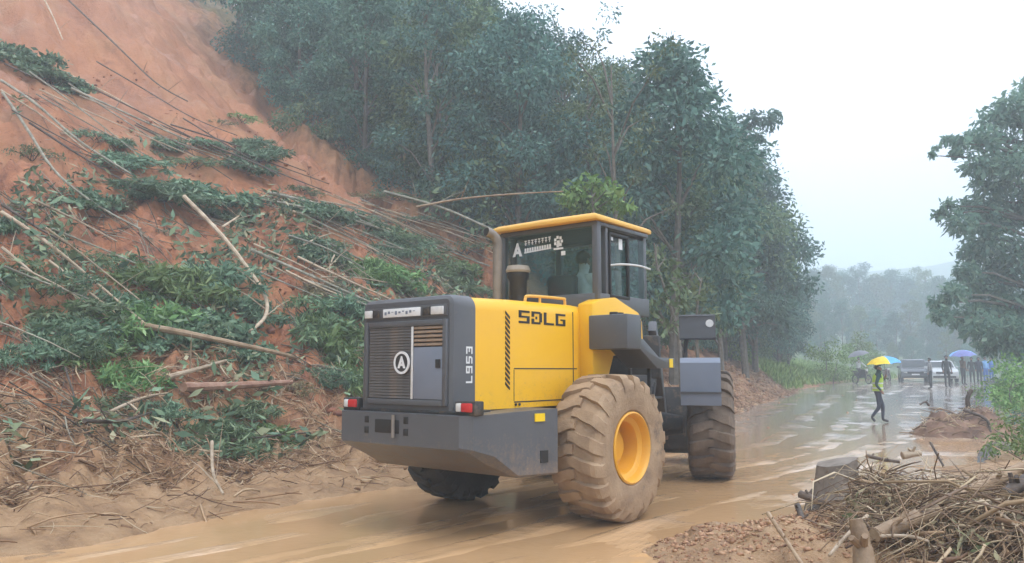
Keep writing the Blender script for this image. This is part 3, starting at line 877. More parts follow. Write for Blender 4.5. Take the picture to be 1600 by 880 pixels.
# writing on the rear window: mark, two rows of lettering too blurred to read, small crest
wx = CX0 - 0.026
tri('window_mark', (0.455, 3.045), 0.075, 0.085, wx, win)
rngw = random.Random(5)
for k in range(8):
    y = 0.325 - k * 0.052
    mb = MB(); z = 3.085 + 0.002 * k
    mb.box(wx - 0.002, wx, y - 0.018, y + 0.018, z + 0.05, z + 0.062); mb.box(wx - 0.002, wx, y - 0.005, y + 0.005, z, z + 0.05)
    mb.box(wx - 0.002, wx, y - 0.016, y + 0.016, z + 0.018 + 0.01 * (k % 2), z + 0.028 + 0.01 * (k % 2))
    mb.build('window_character', M_WHITE, win, None)
for k in range(11):
    y = 0.33 - k * 0.0375
    mb = MB(); z = 2.99 + 0.002 * k
    mb.box(wx - 0.002, wx, y - 0.017, y + 0.017, z, z + 0.020); mb.box(wx - 0.002, wx, y - 0.014, y + 0.012, z + 0.022, z + 0.060)
    mb.build('window_character', M_WHITE, win, None)
mb = MB().box(wx - 0.002, wx, -0.24, -0.10, 2.99, 3.012); mb.build('window_crest_bar', M_WHITE, win, None)
mb = MB()
for k in range(7):
    a = 2 * PI * k / 7
    mb.box(wx - 0.002, wx, -0.17 - 0.05 * math.cos(a) - 0.016, -0.17 - 0.05 * math.cos(a) + 0.016, 3.088 + 0.052 * math.sin(a) - 0.018, 3.088 + 0.052 * math.sin(a) + 0.018)
mb.box(wx - 0.002, wx, -0.19, -0.15, 3.03, 3.10)
mb.build('window_crest', M_WHITE, win, None)
MB().box(wx - 0.002, wx, -0.27, -0.21, 2.915, 2.965).build('window_sticker', M_WHITE, win, None)
# roof with its slight ridge and overhang
mb = MB()
r0 = [(CX0 - 0.13, CH + 0.09), (CX0 - 0.16, 0.0), (CX0 - 0.13, -CH - 0.09), (CX1 + 0.08, -CH - 0.05), (CX1 + 0.12, 0.0), (CX1 + 0.08, CH + 0.05)]
pts = [(x, y, CZ1 + 0.003) for x, y in r0] + [(x, y, CZ1 + 0.055) for x, y in r0] + [(x * 0.93 + 0.06, y * 0.92, CZ1 + 0.085) for x, y in r0]
mb.hull(pts, 0.014, 2)
roof = mb.build('cab_roof', M_ROOF, loader, 40)
MB().box(CX0 - 0.04, CX1, -CH - 0.02, CH + 0.02, CZ1 - 0.02, CZ1 + 0.002).build('roof_lining', M_DARK, roof)
# seat, steering column
MB().box(0.74, 1.18, -0.36, 0.12, 1.90, 2.11, 0.05, 3).build('seat_cushion', M_SEAT, loader)
MB().box(0.60, 0.72, -0.22, 0.20, 2.02, 2.72, 0.05, 3).build('seat_back', M_SEAT, loader)
mb = MB().tube([(1.50, 0, 2.2), (1.38, 0, 2.62)], 0.03, 8)
mb.lathe([(0.19, -0.012), (0.205, 0), (0.19, 0.012), (0.175, 0)], 24, 'z', (1.36, 0, 2.64), closed=True)
mb.build('steering_wheel', M_BLACK, loader)
# side handrail and mirror arm
MB().tube(spline([(0.60, -CH - 0.05, 2.78), (0.7, -CH - 0.16, 2.79), (1.0, -CH - 0.20, 2.80), (1.3, -CH - 0.18, 2.79)], 5), 0.013, 8).build('mirror_arm', M_LENS, loader)
# ---- exhaust and air cleaner
ex = MB().tube(spline([(0.02, 0.50, 2.2), (0.02, 0.50, 2.9), (0.02, 0.50, 3.10), (-0.03, 0.53, 3.19), (-0.12, 0.56, 3.22)], 5), 0.058, 14, caps=False)
exo = ex.build('exhaust_stack', M_PIPE, loader)
MB().lathe([(0.0, 0.0), (0.05, 0.0)], 14, 'x', (-0.118, 0.56, 3.22)).build('exhaust_mouth', M_BLACK, exo)
ac = MB().lathe([(0.0, 2.28), (0.10, 2.28), (0.105, 2.62), (0.13, 2.66), (0.13, 2.72), (0.0, 2.72)], 20, 'z', (0.12, 0.26, 0)).build('air_cleaner', M_BLACK, loader)
MB().lathe([(0.142, 2.72), (0.150, 2.745), (0.13, 2.80), (0.0, 2.82)], 20, 'z', (0.12, 0.26, 0)).build('air_cleaner_cap', M_TAN, ac)
# ---- right flank below the cab
skirt = [(0.11, 1.45), (0.11, 2.30), (0.30, 2.36), (0.62, 2.40), (0.80, 2.345), (1.02, 2.285), (1.14, 2.25), (1.21, 2.15), (1.235, 1.90), (1.20, 1.80), (0.55, 1.72), (0.42, 1.45)]
MB().prism([(x, z) for x, z in skirt], 'y', -0.80, -0.60, 0.02).build('cab_skirt', M_YEL, loader)
MB().prism([(x, z) for x, z in skirt], 'y', 0.60, 0.80, 0.02).build('cab_skirt', M_YEL, loader)
tank = MB().box(0.06, 0.36, -1.27, -0.775, 1.785, 2.16, 0.02).build('side_tank', M_GREY, loader)
MB().box(0.362, 0.46, -1.22, -0.9, 1.80, 2.12, 0.02).build('tank_bracket', M_DARK, tank)
for du in (0.15, 0.27):
    MB().lathe([(0.0, 2.19), (0.045, 2.19), (0.05, 2.158)], 12, 'z', (du, -1.05, 0)).build('filler_cap', M_BLACK, tank)
MB().box(0.06, 0.36, 0.775, 1.27, 1.785, 2.16, 0.02).build('side_tank', M_GREY, loader)
for s in (-1, 1):
    f = MB().prism([(0.20, 1.80), (0.34, 1.80), (0.74, 1.58), (1.16, 1.58), (1.16, 1.70), (0.80, 1.70), (0.44, 1.90), (0.20, 1.92)], 'y', s * 0.86, s * 1.25, 0.012).build('rear_mudguard', M_GREY, loader)
    MB().box(1.02, 1.10, s * 1.251, s * 1.258, 1.59, 1.69).build('mudguard_reflector', M_REFL, f, None)
    l_ = MB()
    for z in (0.62, 0.92, 1.22):
        l_.box(0.98, 1.24, s * 0.88 - 0.16, s * 0.88 + 0.16, z, z + 0.03, 0.006)
    l_.box(0.98, 1.02, s * 1.0 - 0.02, s * 1.0 + 0.02, 0.6, 1.6, 0.006); l_.box(0.98, 1.02, s * 0.74 - 0.02, s * 0.74 + 0.02, 0.6, 1.6, 0.006)
    l_.build('access_ladder', M_DARK, loader)
# ---- front half, swung a little to the left about the centre joint
front = MB().box(0.1, 1.9, -0.36, 0.36, 0.45, 1.25, 0.03).build('front_frame', M_DARK, loader)
front.location = (1.80, 0, 0); front.rotation_euler = (0, 0, 0.43)
mb = MB()
for s in (-1, 1):
    mb.prism([(0.35, 1.1), (0.25, 1.75), (0.45, 2.22), (0.75, 2.25), (1.05, 1.8), (1.5, 1.2)], 'y', s * 0.30 - 0.05, s * 0.30 + 0.05, 0.01)
mb.box(0.30, 0.62, -0.26, 0.26, 1.2, 2.1, 0.02)
mb.build('boom_tower', M_DARK, front)
MB().box(0.12, 0.34, -0.62, 0.62, 1.45, 2.02, 0.03).build('front_bulkhead', M_DARK, front)
for s in (-1, 1):
    w = wheel(front, 1.5, -s * 1.25, M_TYRE2); w.scale = (1.01, 1.05, 1.01); w.location.z += 0.012
    fd = MB()
    y0, y1 = s * 0.86, s * 1.40
    prof = [(0.62, 1.08), (0.60, 1.20), (0.63, 1.66), (0.72, 1.73), (1.9, 1.75), (2.2, 1.66), (2.2, 1.63), (1.9, 1.71), (0.74, 1.69), (0.665, 1.64), (0.64, 1.2), (0.66, 1.08)]
    fd.prism(prof, 'y', y0, y1)
    f = fd.build('front_mudguard', M_BLUEGREY, front, 30)
    f.location = (0, 0, 0)
    MB().box(0.58, 0.64, y0, y1, 1.245, 1.265, 0.004).build('mudguard_rib', M_GREY, f)
    b_ = MB().box(1.15, 1.33, s * 0.86, s * 1.33, 2.02, 2.34, 0.02).build('lamp_bracket', M_GREY, front)
    MB().tube([(1.24, s * 0.9, 1.7), (1.24, s * 0.95, 2.1)], 0.03, 8).build('bracket_post', M_DARK, b_)
    MB().lathe([(0.0, -0.01), (0.055, -0.01), (0.06, 0.03)], 16, 'x', (1.145, s * 1.27, 2.23)).build('marker_lamp', M_LENS, b_)
    MB().box(1.33, 1.40, s * 0.95, s * 1.25, 2.1, 2.3, 0.02).build('headlight', M_LENS, b_)
    arm = [(0.45, 2.1), (0.60, 2.24), (1.5, 1.75), (2.5, 0.95), (2.95, 0.55), (2.8, 0.42), (2.3, 0.80), (1.3, 1.5)]
    MB().prism(arm, 'y', s * 0.50 - 0.055, s * 0.50 + 0.055, 0.012).build('boom_arm', M_GREY, front)
    mb = MB().tube([(0.55, s * 0.42, 1.25), (1.5, s * 0.42, 1.45)], 0.075, 12); mb.tube([(1.45, s * 0.42, 1.44), (2.1, s * 0.42, 1.10)], 0.04, 10)
    mb.build('lift_cylinder', M_DARK, front)
MB().tube([(1.5, -0.85, 0.76), (1.5, -0.2, 0.76), (1.5, 0.2, 0.76), (1.5, 0.85, 0.76)], [0.13, 0.24, 0.24, 0.13], 12).build('front_axle', M_DARK, front)
bk = [(2.95, 1.28), (2.86, 0.95), (2.86, 0.5), (3.0, 0.25), (3.35, 0.16), (3.95, 0.16), (3.95, 0.185), (3.36, 0.195), (3.03, 0.28), (2.90, 0.52), (2.90, 0.94), (2.985, 1.26)]
bucket = MB().prism(bk, 'y', -1.18, 1.18).build('bucket', M_DARK, front)
for s in (-1, 1):
    MB().prism([(2.95, 1.28), (2.86, 0.95), (2.86, 0.5), (3.0, 0.25), (3.35, 0.16), (3.95, 0.16), (3.7, 0.6)], 'y', s * 1.182, s * 1.21).build('bucket_cheek', M_DARK, bucket)
for k in range(8):
    y = -1.08 + k * 0.308
    MB().hull([(3.9, y - 0.045, 0.155), (3.9, y + 0.045, 0.155), (3.9, y - 0.045, 0.215), (3.9, y + 0.045, 0.215), (4.15, y - 0.03, 0.165), (4.15, y + 0.03, 0.165)]).build('bucket_tooth', M_PIPE, bucket)
# hoses and splash marks near the joint
mb = MB()
for k in range(5):
    y = -0.5 - 0.05 * k
    mb.tube(spline([(1.0, y, 1.35 - 0.06 * k), (1.3, y - 0.12, 1.05), (1.65, y - 0.02, 1.2 + 0.05 * k)], 5), 0.018, 6)
mb.build('hydraulic_hose', M_BLACK, loader)

# ---------------------------------------------------------------- foliage building blocks
def leaf_arrays(c, d, length, width, rng):
    """rhombic leaves, slightly folded: centres c (N,3), pointing along d"""
    N = len(c)
    d = d / (np.linalg.norm(d, axis=1, keepdims=True) + 1e-9)
    r = rng.normal(size=(N, 3))
    s = np.cross(d, r); s /= (np.linalg.norm(s, axis=1, keepdims=True) + 1e-9)
    nn = np.cross(d, s)
    L, W = length[:, None], width[:, None]
    v = np.stack([c - d * L * 0.5, c + s * W * 0.5 - nn * W * 0.12, c + d * L * 0.5 - nn * L * 0.10, c - s * W * 0.5 - nn * W * 0.12], 1).reshape(-1, 3)
    q = np.arange(4 * N).reshape(N, 4)
    return v, q
def clump_leaves(centres, radii, per, leaf, rng, flat=0.75, droop=0.5, aspect=0.42):
    C, D = [], []
    for (c, r, k) in zip(centres, radii, per):
        u = rng.normal(size=(k, 3)); u /= np.linalg.norm(u, axis=1, keepdims=True)
        rad = r * (rng.random(k) ** 0.45) * (0.72 + 0.5 * rng.random(k))
        p = u * rad[:, None]; p[:, 2] *= flat
        C.append(np.asarray(c) + p)
        dd = u + rng.normal(size=(k, 3)) * 0.7; dd[:, 2] -= droop
        D.append(dd)
    C = np.concatenate(C); D = np.concatenate(D)
    L = leaf * (0.6 + 0.8 * rng.random(len(C)))
    return leaf_arrays(C, D, L, L * aspect * (0.8 + 0.4 * rng.random(len(C))), rng)

M_BARK = simple('grey_bark', [(0.10, 0.09, 0.075), (0.20, 0.18, 0.15)], 7, 0.85, 0, 0.5)
M_LEAF = [leaf_mat('forest_leaf', (0.040, 0.112, 0.095), (0.085, 0.20, 0.16), (0.17, 0.30, 0.23)),
          leaf_mat('olive_leaf', (0.07, 0.125, 0.06), (0.14, 0.22, 0.11), (0.26, 0.34, 0.19)),
          leaf_mat('fresh_leaf', (0.08, 0.17, 0.035), (0.18, 0.32, 0.08), (0.32, 0.45, 0.16)),
          leaf_mat('blue_green_leaf', (0.050, 0.155, 0.12), (0.105, 0.25, 0.19), (0.22, 0.38, 0.28)),
          leaf_mat('pale_dry_leaf', (0.12, 0.105, 0.05), (0.24, 0.20, 0.10), (0.36, 0.30, 0.17)),
          leaf_mat('slip_leaf', (0.060, 0.13, 0.075), (0.13, 0.235, 0.14), (0.29, 0.41, 0.26)),
          leaf_mat('slip_fresh_leaf', (0.075, 0.15, 0.05), (0.16, 0.28, 0.095), (0.30, 0.42, 0.18))]

def make_tree(kind, seed):
    """returns (trunk mesh, crown mesh) of a tree of about 10 m"""
    rng = np.random.default_rng(seed)
    R = random.Random(seed)
    cs, rr = [], []
    if kind == 'broad':
        H_, n = 10.0, 26
        for i in range(n):
            t = (i + 0.5) / n
            z = 1.8 + t * 7.6
            env = 2.5 * math.sin(PI * min(1, 0.18 + t * 0.86)) ** 0.7 * (0.75 + 0.5 * R.random())
            an = i * 2.4 + R.random()
            cs.append((env * 0.72 * math.cos(an), env * 0.72 * math.sin(an), z)); rr.append(0.75 + 0.55 * R.random())
        per, leaf = 440, 0.21
    elif kind == 'tall':
        H_, n = 12.0, 24
        for i in range(n):
            t = (i + 0.5) / n
            z = 3.0 + t * 8.6
            env = 1.7 * (1 - 0.55 * t) * (0.6 + 0.8 * R.random())
            an = i * 2.4 + R.random()
            cs.append((env * math.cos(an), env * math.sin(an), z)); rr.append(0.55 + 0.45 * R.random())
        per, leaf = 400, 0.195
    elif kind == 'sparse':
        H_, n = 13.0, 17
        for i in range(n):
            t = (i + 0.5) / n
            z = 5.0 + t * 7.8
            env = 1.5 * (0.5 + 0.9 * R.random())
            an = i * 2.4 + R.random()
            cs.append((env * math.cos(an), env * math.sin(an), z)); rr.append(0.35 + 0.4 * R.random())
        per, leaf = 140, 0.19
    else:                                                  # bush, about 2 m
        H_, n = 1.6, 12
        for i in range(n):
            an = i * 2.4
            e = 0.95 * math.sqrt(R.random())
            cs.append((e * math.cos(an), e * math.sin(an), 0.35 + 1.2 * R.random() * (1.1 - e * 0.7))); rr.append(0.36 + 0.22 * R.random())
        per, leaf = 260, 0.145
    pr = [max(20, int(per * (r / 0.9) ** 1.6)) for r in rr]
    v, q = clump_leaves(cs, rr, pr, leaf, rng, 0.72 if kind != 'sparse' else 0.9)
    crown = np_mesh('crown', v, quads=q)
    mb = MB()
    lean = (R.uniform(-0.5, 0.5), R.uniform(-0.5, 0.5))
    tr = 0.13 if kind != 'bush' else 0.03
    top = H_ * 0.9
    path = [(lean[0] * math.sin(3 * t) * t, lean[1] * math.sin(2.5 * t) * t, -0.3 + t * (top + 0.3)) for t in [i / 9 for i in range(10)]]
    mb.tube(path, [tr * (1.15 - i * 0.105) for i in range(10)], 7)
    for c in cs[::2] if kind != 'bush' else cs[::2]:
        zb = max(0.1 * H_, c[2] - 0.12 * H_ - R.random() * 0.08 * H_)
        t = min(1, (zb + 0.3) / (top + 0.3))
        b0 = Vector((lean[0] * math.sin(3 * t) * t, lean[1] * math.sin(2.5 * t) * t, zb))
        c = Vector(c)
        mid = b0.lerp(c, 0.5) + Vector((0, 0, 0.08 * H_ * 0.4))
        mb.tube([b0, mid, c], [tr * 0.42, tr * 0.28, tr * 0.1], 5)
    return mb.mesh('trunk', 40), crown
VAR = {}
for kind, seeds in (('broad', (1, 2, 3, 4)), ('tall', (5, 6, 7)), ('sparse', (8, 9)), ('bush', (10, 11, 12, 13))):
    VAR[kind] = [make_tree(kind, s) for s in seeds]
CROWNM = {}
def plant(name, kind, i, loc, sc, m, label, cat, group=None, rz=None, sz=None):
    """root empty with a trunk and a crown that share their mesh with the others of the kind"""
    t, c = VAR[kind][i % len(VAR[kind])]
    key = (c.name, m.name)
    if key not in CROWNM:
        cc = c.copy(); cc.materials.clear(); cc.materials.append(m); CROWNM[key] = cc
    o = empty(name, loc, random.random() * 6.28 if rz is None else rz)
    o.scale = (sc, sc, sz or sc)
    if not t.materials: t.materials.append(M_BARK)
    link('trunk' if kind != 'bush' else 'stem', t, None, o)
    link('crown' if kind != 'bush' else 'foliage', CROWNM[key], None, o)
    return tag(o, label, cat, group)

# ---------------------------------------------------------------- forest on the hillside
def where(p, top):
    """find-it words for a tree in the wood: what it rises above, and how high up"""
    d = Vector((p[0], p[1], p[2] + top)) - cam.location
    c, s_ = math.cos(PITCH), math.sin(PITCH)
    px = 800 + F_PX * d.x / (d.y * c + d.z * s_); py = 440 - F_PX * (-d.y * s_ + d.z * c) / (d.y * c + d.z * s_)
    for lim, w in ((430, 'beside the top of the slip'), (540, 'above the upper lip of the slip'), (650, 'above the lower lip of the slip'), (760, 'left of the exhaust pipe'), (850, 'above the left half of the cab'), (940, 'above the right half of the cab'), (1030, 'just right of the cab'), (1110, 'above the lamp bracket'), (1180, 'above the front mudguard'), (1250, 'near the right end of the wood')):
        if px < lim: break
    else: w = 'at the far right end of the wood'
    h = 'topmost' if py < 60 else ('high' if py < 170 else ('mid-height' if py < 330 else 'low'))
    return h, w
ORD = ['first', 'second', 'third', 'fourth', 'fifth', 'sixth', 'seventh', 'eighth', 'ninth', 'tenth', 'eleventh', 'twelfth', 'thirteenth', 'fourteenth', 'fifteenth']
def forest():
    rng = np.random.default_rng(21)
    N = 5200
    x = rng.uniform(-38, 34, N); y = rng.uniform(14, 78, N)
    z, sl, sr, a, w, s = land(x, y, True)
    ok = (w > 0.8) & (s > 1.4) & (s < 42) & (a > 12.5) & (a < 51) & (s < 44 - 0.6 * (a - 12))
    idx = np.nonzero(ok)[0]
    keep = []
    for i in idx:
        sp = 2.25 + 0.04 * s[i] + 0.01 * y[i]
        if all((x[i] - x[k]) ** 2 + (y[i] - y[k]) ** 2 > sp * sp for k in keep):
            # hidden ones well inside the wood are left out
            if s[i] > 4.5 and a[i] > 19 + 0.55 * s[i] and rng.random() < 0.62: continue
            keep.append(i)
    hts = lambda a_: float(np.interp(a_, [12, 15, 20, 31, 40, 47, 53, 64], [5.5, 8.5, 11, 12, 10.5, 8, 5.2, 4]))
    labels = {'broad': 'dense dark broadleaf tree packed into the misty forest above the road',
              'tall': 'slender leafy tree standing among the misty forest above the road',
              'sparse': 'thin-crowned tall tree poking up out of the misty forest'}
    for j, i in enumerate(keep):
        h = hts(a[i]) * rng.uniform(0.8, 1.15)
        r = rng.random()
        kind = 'broad' if r < 0.62 else ('tall' if r < 0.9 else 'sparse')
        base = {'broad': 10.0, 'tall': 12.0, 'sparse': 13.0}[kind]
        m = M_LEAF[0] if rng.random() < 0.55 else (M_LEAF[3] if rng.random() < 0.6 else M_LEAF[1])
        hh, ww = where((x[i], y[i], z[i]), h * 0.95)
        tone = {M_LEAF[0].name: 'dark', M_LEAF[3].name: 'blue-green', M_LEAF[1].name: 'olive'}[m.name]
        lab = '%s %s %s tree in the misty wood %s' % (hh, tone, {'broad': 'bushy', 'tall': 'slender', 'sparse': 'thin-crowned'}[kind], ww)
        plant('forest_tree', kind, j, (x[i], y[i], z[i] - 0.1), h / base * (1.0 if kind != 'sparse' else 1.12), m, lab, 'tree', 'trees of the forest on the left hillside (%s)' % kind)
    # undergrowth along the lip of the slip and the foot of the wood
    kb = []
    ok = (w > 0.7) & (s > 3.3) & (s < 24) & (a > 12.3) & (a < 46) & (((s < 8.0) & (a > 19)) | ((a < 21.5) & (s > 6)))
    for i in np.nonzero(ok)[0]:
        if all((x[i] - x[k]) ** 2 + (y[i] - y[k]) ** 2 > 1.55 ** 2 for k in kb):
            kb.append(i)
    for j, i in enumerate(kb[:150]):
        m = M_LEAF[int(rng.choice([0, 3, 1, 1]))] if s[i] > 2.6 else M_LEAF[int(rng.choice([1, 2, 1]))]
        plant('undergrowth_bush', 'bush', j, (x[i], y[i], z[i] - 0.12), rng.uniform(0.8, 1.25) * (1.7 if a[i] > 17.0 and s[i] > 4.5 else 1.0), m, '%s %s bush under the trees %s' % (where((x[i], y[i], z[i]), 1.0)[0], {M_LEAF[0].name: 'dark green', M_LEAF[3].name: 'blue-green', M_LEAF[1].name: 'olive', M_LEAF[2].name: 'fresh green'}[m.name], where((x[i], y[i], z[i]), 1.0)[1]), 'bush', 'undergrowth along the forest edge')
forest()
def ray_pt(px, py, Y):
    d = ray(px, py); t = Y / d.y
    return Vector((d.x * t, Y, CAM_H + d.z * t))
def custom_tree(name, trunk, clumps, m, label, leaf, seed, group=None, per=230, bark=0.16):
    """tree whose leaf clumps are given as (point, radius)"""
    rng = np.random.default_rng(seed)
    base = Vector(trunk[0])
    o = empty(name, base)
    tp = [Vector(p) - base for p in trunk]
    mb = MB(); sp = spline(tp, 5); k = len(sp)
    mb.tube(sp, [bark * (1.1 - 0.85 * i / k) for i in range(k)], 8)
    for c, r in clumps:
        c = Vector(c) - base
        near = min(sp, key=lambda q: (q - c).length + 2.0 * max(0, q.z - c.z))
        mid = near.lerp(c, 0.55) + Vector((0, 0, 0.25))
        mb.tube([near, mid, c], [bark * 0.4, bark * 0.25, bark * 0.06], 5)
    mb.build('trunk', M_BARK, o)
    v, q = clump_leaves([tuple(Vector(c) - base) for c, r in clumps], [r for c, r in clumps], [max(24, int(per * (r / 0.9) ** 1.7)) for c, r in clumps], leaf, rng, 0.8, 0.6)
    link('crown', np_mesh('crown', v, quads=q), m, o)
    return tag(o, label, 'tree', group)
# tree leaning out over the road with the knobbly tip against the sky
def clist(lst, Y, jit=1.2, seed=0):
    R = random.Random(seed)
    return [(ray_pt(px, py, Y + R.uniform(-jit, jit)), r) for px, py, r in lst]
b0 = ray_pt(1165, 560, 37); b0.z = H(b0.x, b0.y) - 0.2
custom_tree('leaning_tree', [b0, ray_pt(1150, 400, 37), ray_pt(1140, 270, 37), ray_pt(1165, 200, 37)],
            clist([(1195, 190, 0.75), (1210, 185, 0.5), (1175, 185, 0.6), (1150, 205, 0.9), (1120, 210, 0.9), (1185, 215, 0.4), (1160, 245, 0.9), (1130, 265, 1.2), (1165, 290, 0.9), (1150, 330, 1.2), (1190, 345, 0.8), (1205, 390, 0.9), (1170, 400, 1.2), (1215, 430, 0.8), (1185, 450, 1.1), (1210, 480, 1.0), (1165, 500, 1.2), (1225, 510, 0.8)], 37, 1.2, 3),
            M_LEAF[0], 'tree at the forest edge with a knobbly branch leaning out against the sky', 0.30, 31)
# wispy tops against the white sky
for j, (px, top, Y) in enumerate(((890, -10, 33), (985, 62, 36), (930, 60, 34), (1060, 120, 37), (830, 10, 33))):
    p = ray_pt(px, 300, Y); z = H(p.x, p.y); tz = ray_pt(px, top, Y).z
    sc = (tz - z) / 13.2
    plant('wispy_tree', 'sparse', j, (p.x, p.y, z - 0.1), sc, M_LEAF[3 if j % 2 else 0], ['tallest wispy tree top reaching the upper edge of the picture', 'wispy bare-branched tree top standing alone against the white sky', 'wispy tree top just right of the tallest one', 'short wispy tree top near the right end of the skyline', 'wispy tree top at the left end of the open sky'][j], 'tree')
# light green young tree just above the cab roof
b0 = ray_pt(935, 470, 20.5); b0.z = H(b0.x, b0.y) - 0.2
custom_tree('young_tree', [b0, ray_pt(930, 380, 20.5), ray_pt(925, 310, 20.5)], clist([(900, 300, 0.42), (925, 292, 0.45), (950, 296, 0.42), (885, 312, 0.35), (940, 318, 0.5), (910, 322, 0.5), (965, 305, 0.3), (975, 325, 0.35)], 20.5, 0.5, 5), M_LEAF[2], 'fresh light green young tree showing just above the cab roof', 0.24, 41, per=330, bark=0.06)
# battered saplings in front of the loader
for j, (lst, tr, Y) in enumerate((([(1030, 400, 0.35), (1050, 420, 0.3), (1015, 430, 0.3), (1060, 450, 0.35), (1035, 470, 0.4), (1010, 480, 0.35), (1070, 480, 0.3), (1045, 510, 0.3)], [(1062, 545), (1048, 480), (1028, 420), (1022, 380)], 16.5),
                                  ([(1085, 470, 0.3), (1100, 450, 0.3), (1075, 440, 0.25), (1110, 490, 0.3)], [(1090, 560), (1088, 500), (1095, 440)], 17.5))):
    b0 = ray_pt(*tr[0], Y); b0.z = H(b0.x, b0.y) - 0.1
    custom_tree('battered_sapling', [b0] + [ray_pt(a_, b_, Y) for a_, b_ in tr], clist(lst, Y, 0.5, j), M_LEAF[1], ['battered leaning sapling with pale bare stems beside the cab', 'small battered sapling standing between cab and lamp bracket'][j], 0.17, 51 + j, per=260, bark=0.05)
# shrubs on the mud bank beyond the loader
for j, (px, py, w_) in enumerate(((1095, 560, 80), (1130, 545, 70), (1165, 560, 70), (1200, 552, 60), (1150, 528, 60), (1230, 560, 50), (1255, 570, 40), (1110, 530, 60), (1185, 530, 50), (1240, 540, 50))):
    k0 = int(np.argmin(np.abs(EL[:, 1] - (21 + 0.17 * (px - 1090))))); tdir = EL[k0 + 1] - EL[k0 - 1]; tdir /= np.hypot(*tdir)
    off = 3.0 + 0.9 * (j % 3); p = Vector((EL[k0, 0] - tdir[1] * off, EL[k0, 1] + tdir[0] * off, 0)); g = H(p.x, p.y)
    plant('bank_shrub', 'bush', j, (p.x, p.y, g - 0.1), w_ / px_m(p) / 2.0 * 1.1, M_LEAF[2 if j in (2, 3, 5) else 1], '%s shrub from the left on the mud bank beyond the loader' % ORD[sorted((1095, 1130, 1165, 1200, 1150, 1230, 1255, 1110, 1185, 1240)).index(px)], 'shrub', 'shrubs on the mud bank beyond the loader')
# bright green bank further along
for j, (px, py, w_) in enumerate(((1300, 560, 46), (1325, 548, 40), (1345, 556, 36), (1312, 585, 34), (1290, 535, 50), (1340, 530, 40), (1362, 548, 34))):
    Y = 50 + (px - 1290) * 0.18
    p = ray_pt(px, py, Y); g = H(p.x, p.y)
    plant('verge_bush', 'bush', j, (p.x, p.y, max(g, p.z - 1.2) - 0.2), w_ / px_m(p) / 1.8, M_LEAF[2], '%s bright bush from the left on the far left verge' % ORD[sorted((1300, 1325, 1345, 1312, 1290, 1340, 1362)).index(px)], 'bush', 'bright bushes on the far left verge')
# big tree at the right border
b0 = ray_pt(1612, 560, 33); b0.z = H(b0.x, b0.y) - 0.2
big = [(1560, 190, 1.0), (1590, 170, 1.1), (1540, 220, 0.8), (1520, 215, 0.5), (1500, 225, 0.45), (1480, 218, 0.30), (1463, 232, 0.20), (1455, 243, 0.16), (1495, 240, 0.35), (1570, 250, 1.1), (1600, 260, 1.3), (1545, 290, 0.9), (1585, 320, 1.3), (1540, 330, 0.9), (1510, 325, 0.6), (1480, 322, 0.40), (1470, 335, 0.3),
       (1500, 350, 0.7), (1545, 375, 1.1), (1520, 395, 0.8), (1590, 400, 1.3), (1560, 430, 1.1), (1510, 425, 0.6), (1525, 450, 0.8), (1490, 460, 0.6), (1465, 475, 0.5), (1555, 475, 1.0), (1595, 480, 1.1), (1520, 490, 0.6), (1570, 510, 0.7), (1600, 515, 0.8), (1640, 200, 1.4), (1650, 300, 1.5), (1650, 400, 1.5), (1660, 480, 1.3), (1620, 140, 1.0), (1500, 500, 0.7), (1535, 515, 0.8), (1575, 535, 0.9), (1605, 545, 0.9), (1470, 495, 0.5), (1545, 540, 0.6), (1560, 350, 1.1), (1530, 260, 0.8), (1700, 300, 1.5), (1700, 420, 1.5)]
custom_tree('roadside_tree', [b0, ray_pt(1608, 450, 33), ray_pt(1605, 320, 33), ray_pt(1600, 200, 33)], clist(big, 33, 1.7, 9), leaf_mat('roadside_leaf', (0.10, 0.21, 0.16), (0.18, 0.33, 0.25), (0.31, 0.46, 0.34), 0.45), 'big leafy tree at the right border hanging over the road', 0.30, 61, per=420, bark=0.22)  # leaf colours raised, overexposure and haze on the crown painted into them
# trees in the distance
rngf = np.random.default_rng(5)
far = [(1250, 430, 105), (1275, 415, 112), (1300, 405, 118), (1325, 412, 124), (1350, 420, 122), (1375, 418, 128), (1400, 410, 130), (1425, 415, 124), (1450, 425, 118), (1475, 430, 112), (1500, 425, 108), (1530, 420, 105), (1560, 430, 100), (1590, 430, 98),
       (1262, 470, 92), (1290, 465, 95), (1318, 472, 92), (1345, 468, 96), (1372, 475, 94), (1400, 470, 92), (1428, 478, 90), (1456, 480, 88), (1484, 475, 86), (1512, 480, 84), (1545, 485, 82), (1580, 480, 80),
       (1235, 480, 78), (1258, 505, 74), (1283, 512, 76), (1395, 515, 82), (1425, 520, 80), (1455, 518, 78), (1480, 520, 74), (1510, 525, 72), (1540, 522, 70), (1570, 530, 66)]
for j, (px, top, Y) in enumerate(far):
    Y = Y * 1.12; top += 6
    p = ray_pt(px, 560, Y); g = H(p.x, p.y)
    t = ray_pt(px, top, Y).z + rngf.uniform(-0.8, 0.8)
    plant('distant_tree', 'broad' if j % 4 else 'tall', j, (p.x, p.y, g - 0.2), max(0.3, (t - g) / 9.9), M_LEAF[(3, 0, 1)[j % 3]], '%s tree from the left in the %s misty row beyond the cars' % ((ORD[j], 'farthest') if j < 14 else ((ORD[j - 14], 'middle') if j < 26 else (ORD[j - 26], 'nearest'))), 'tree', 'distant misty trees beyond the cars')

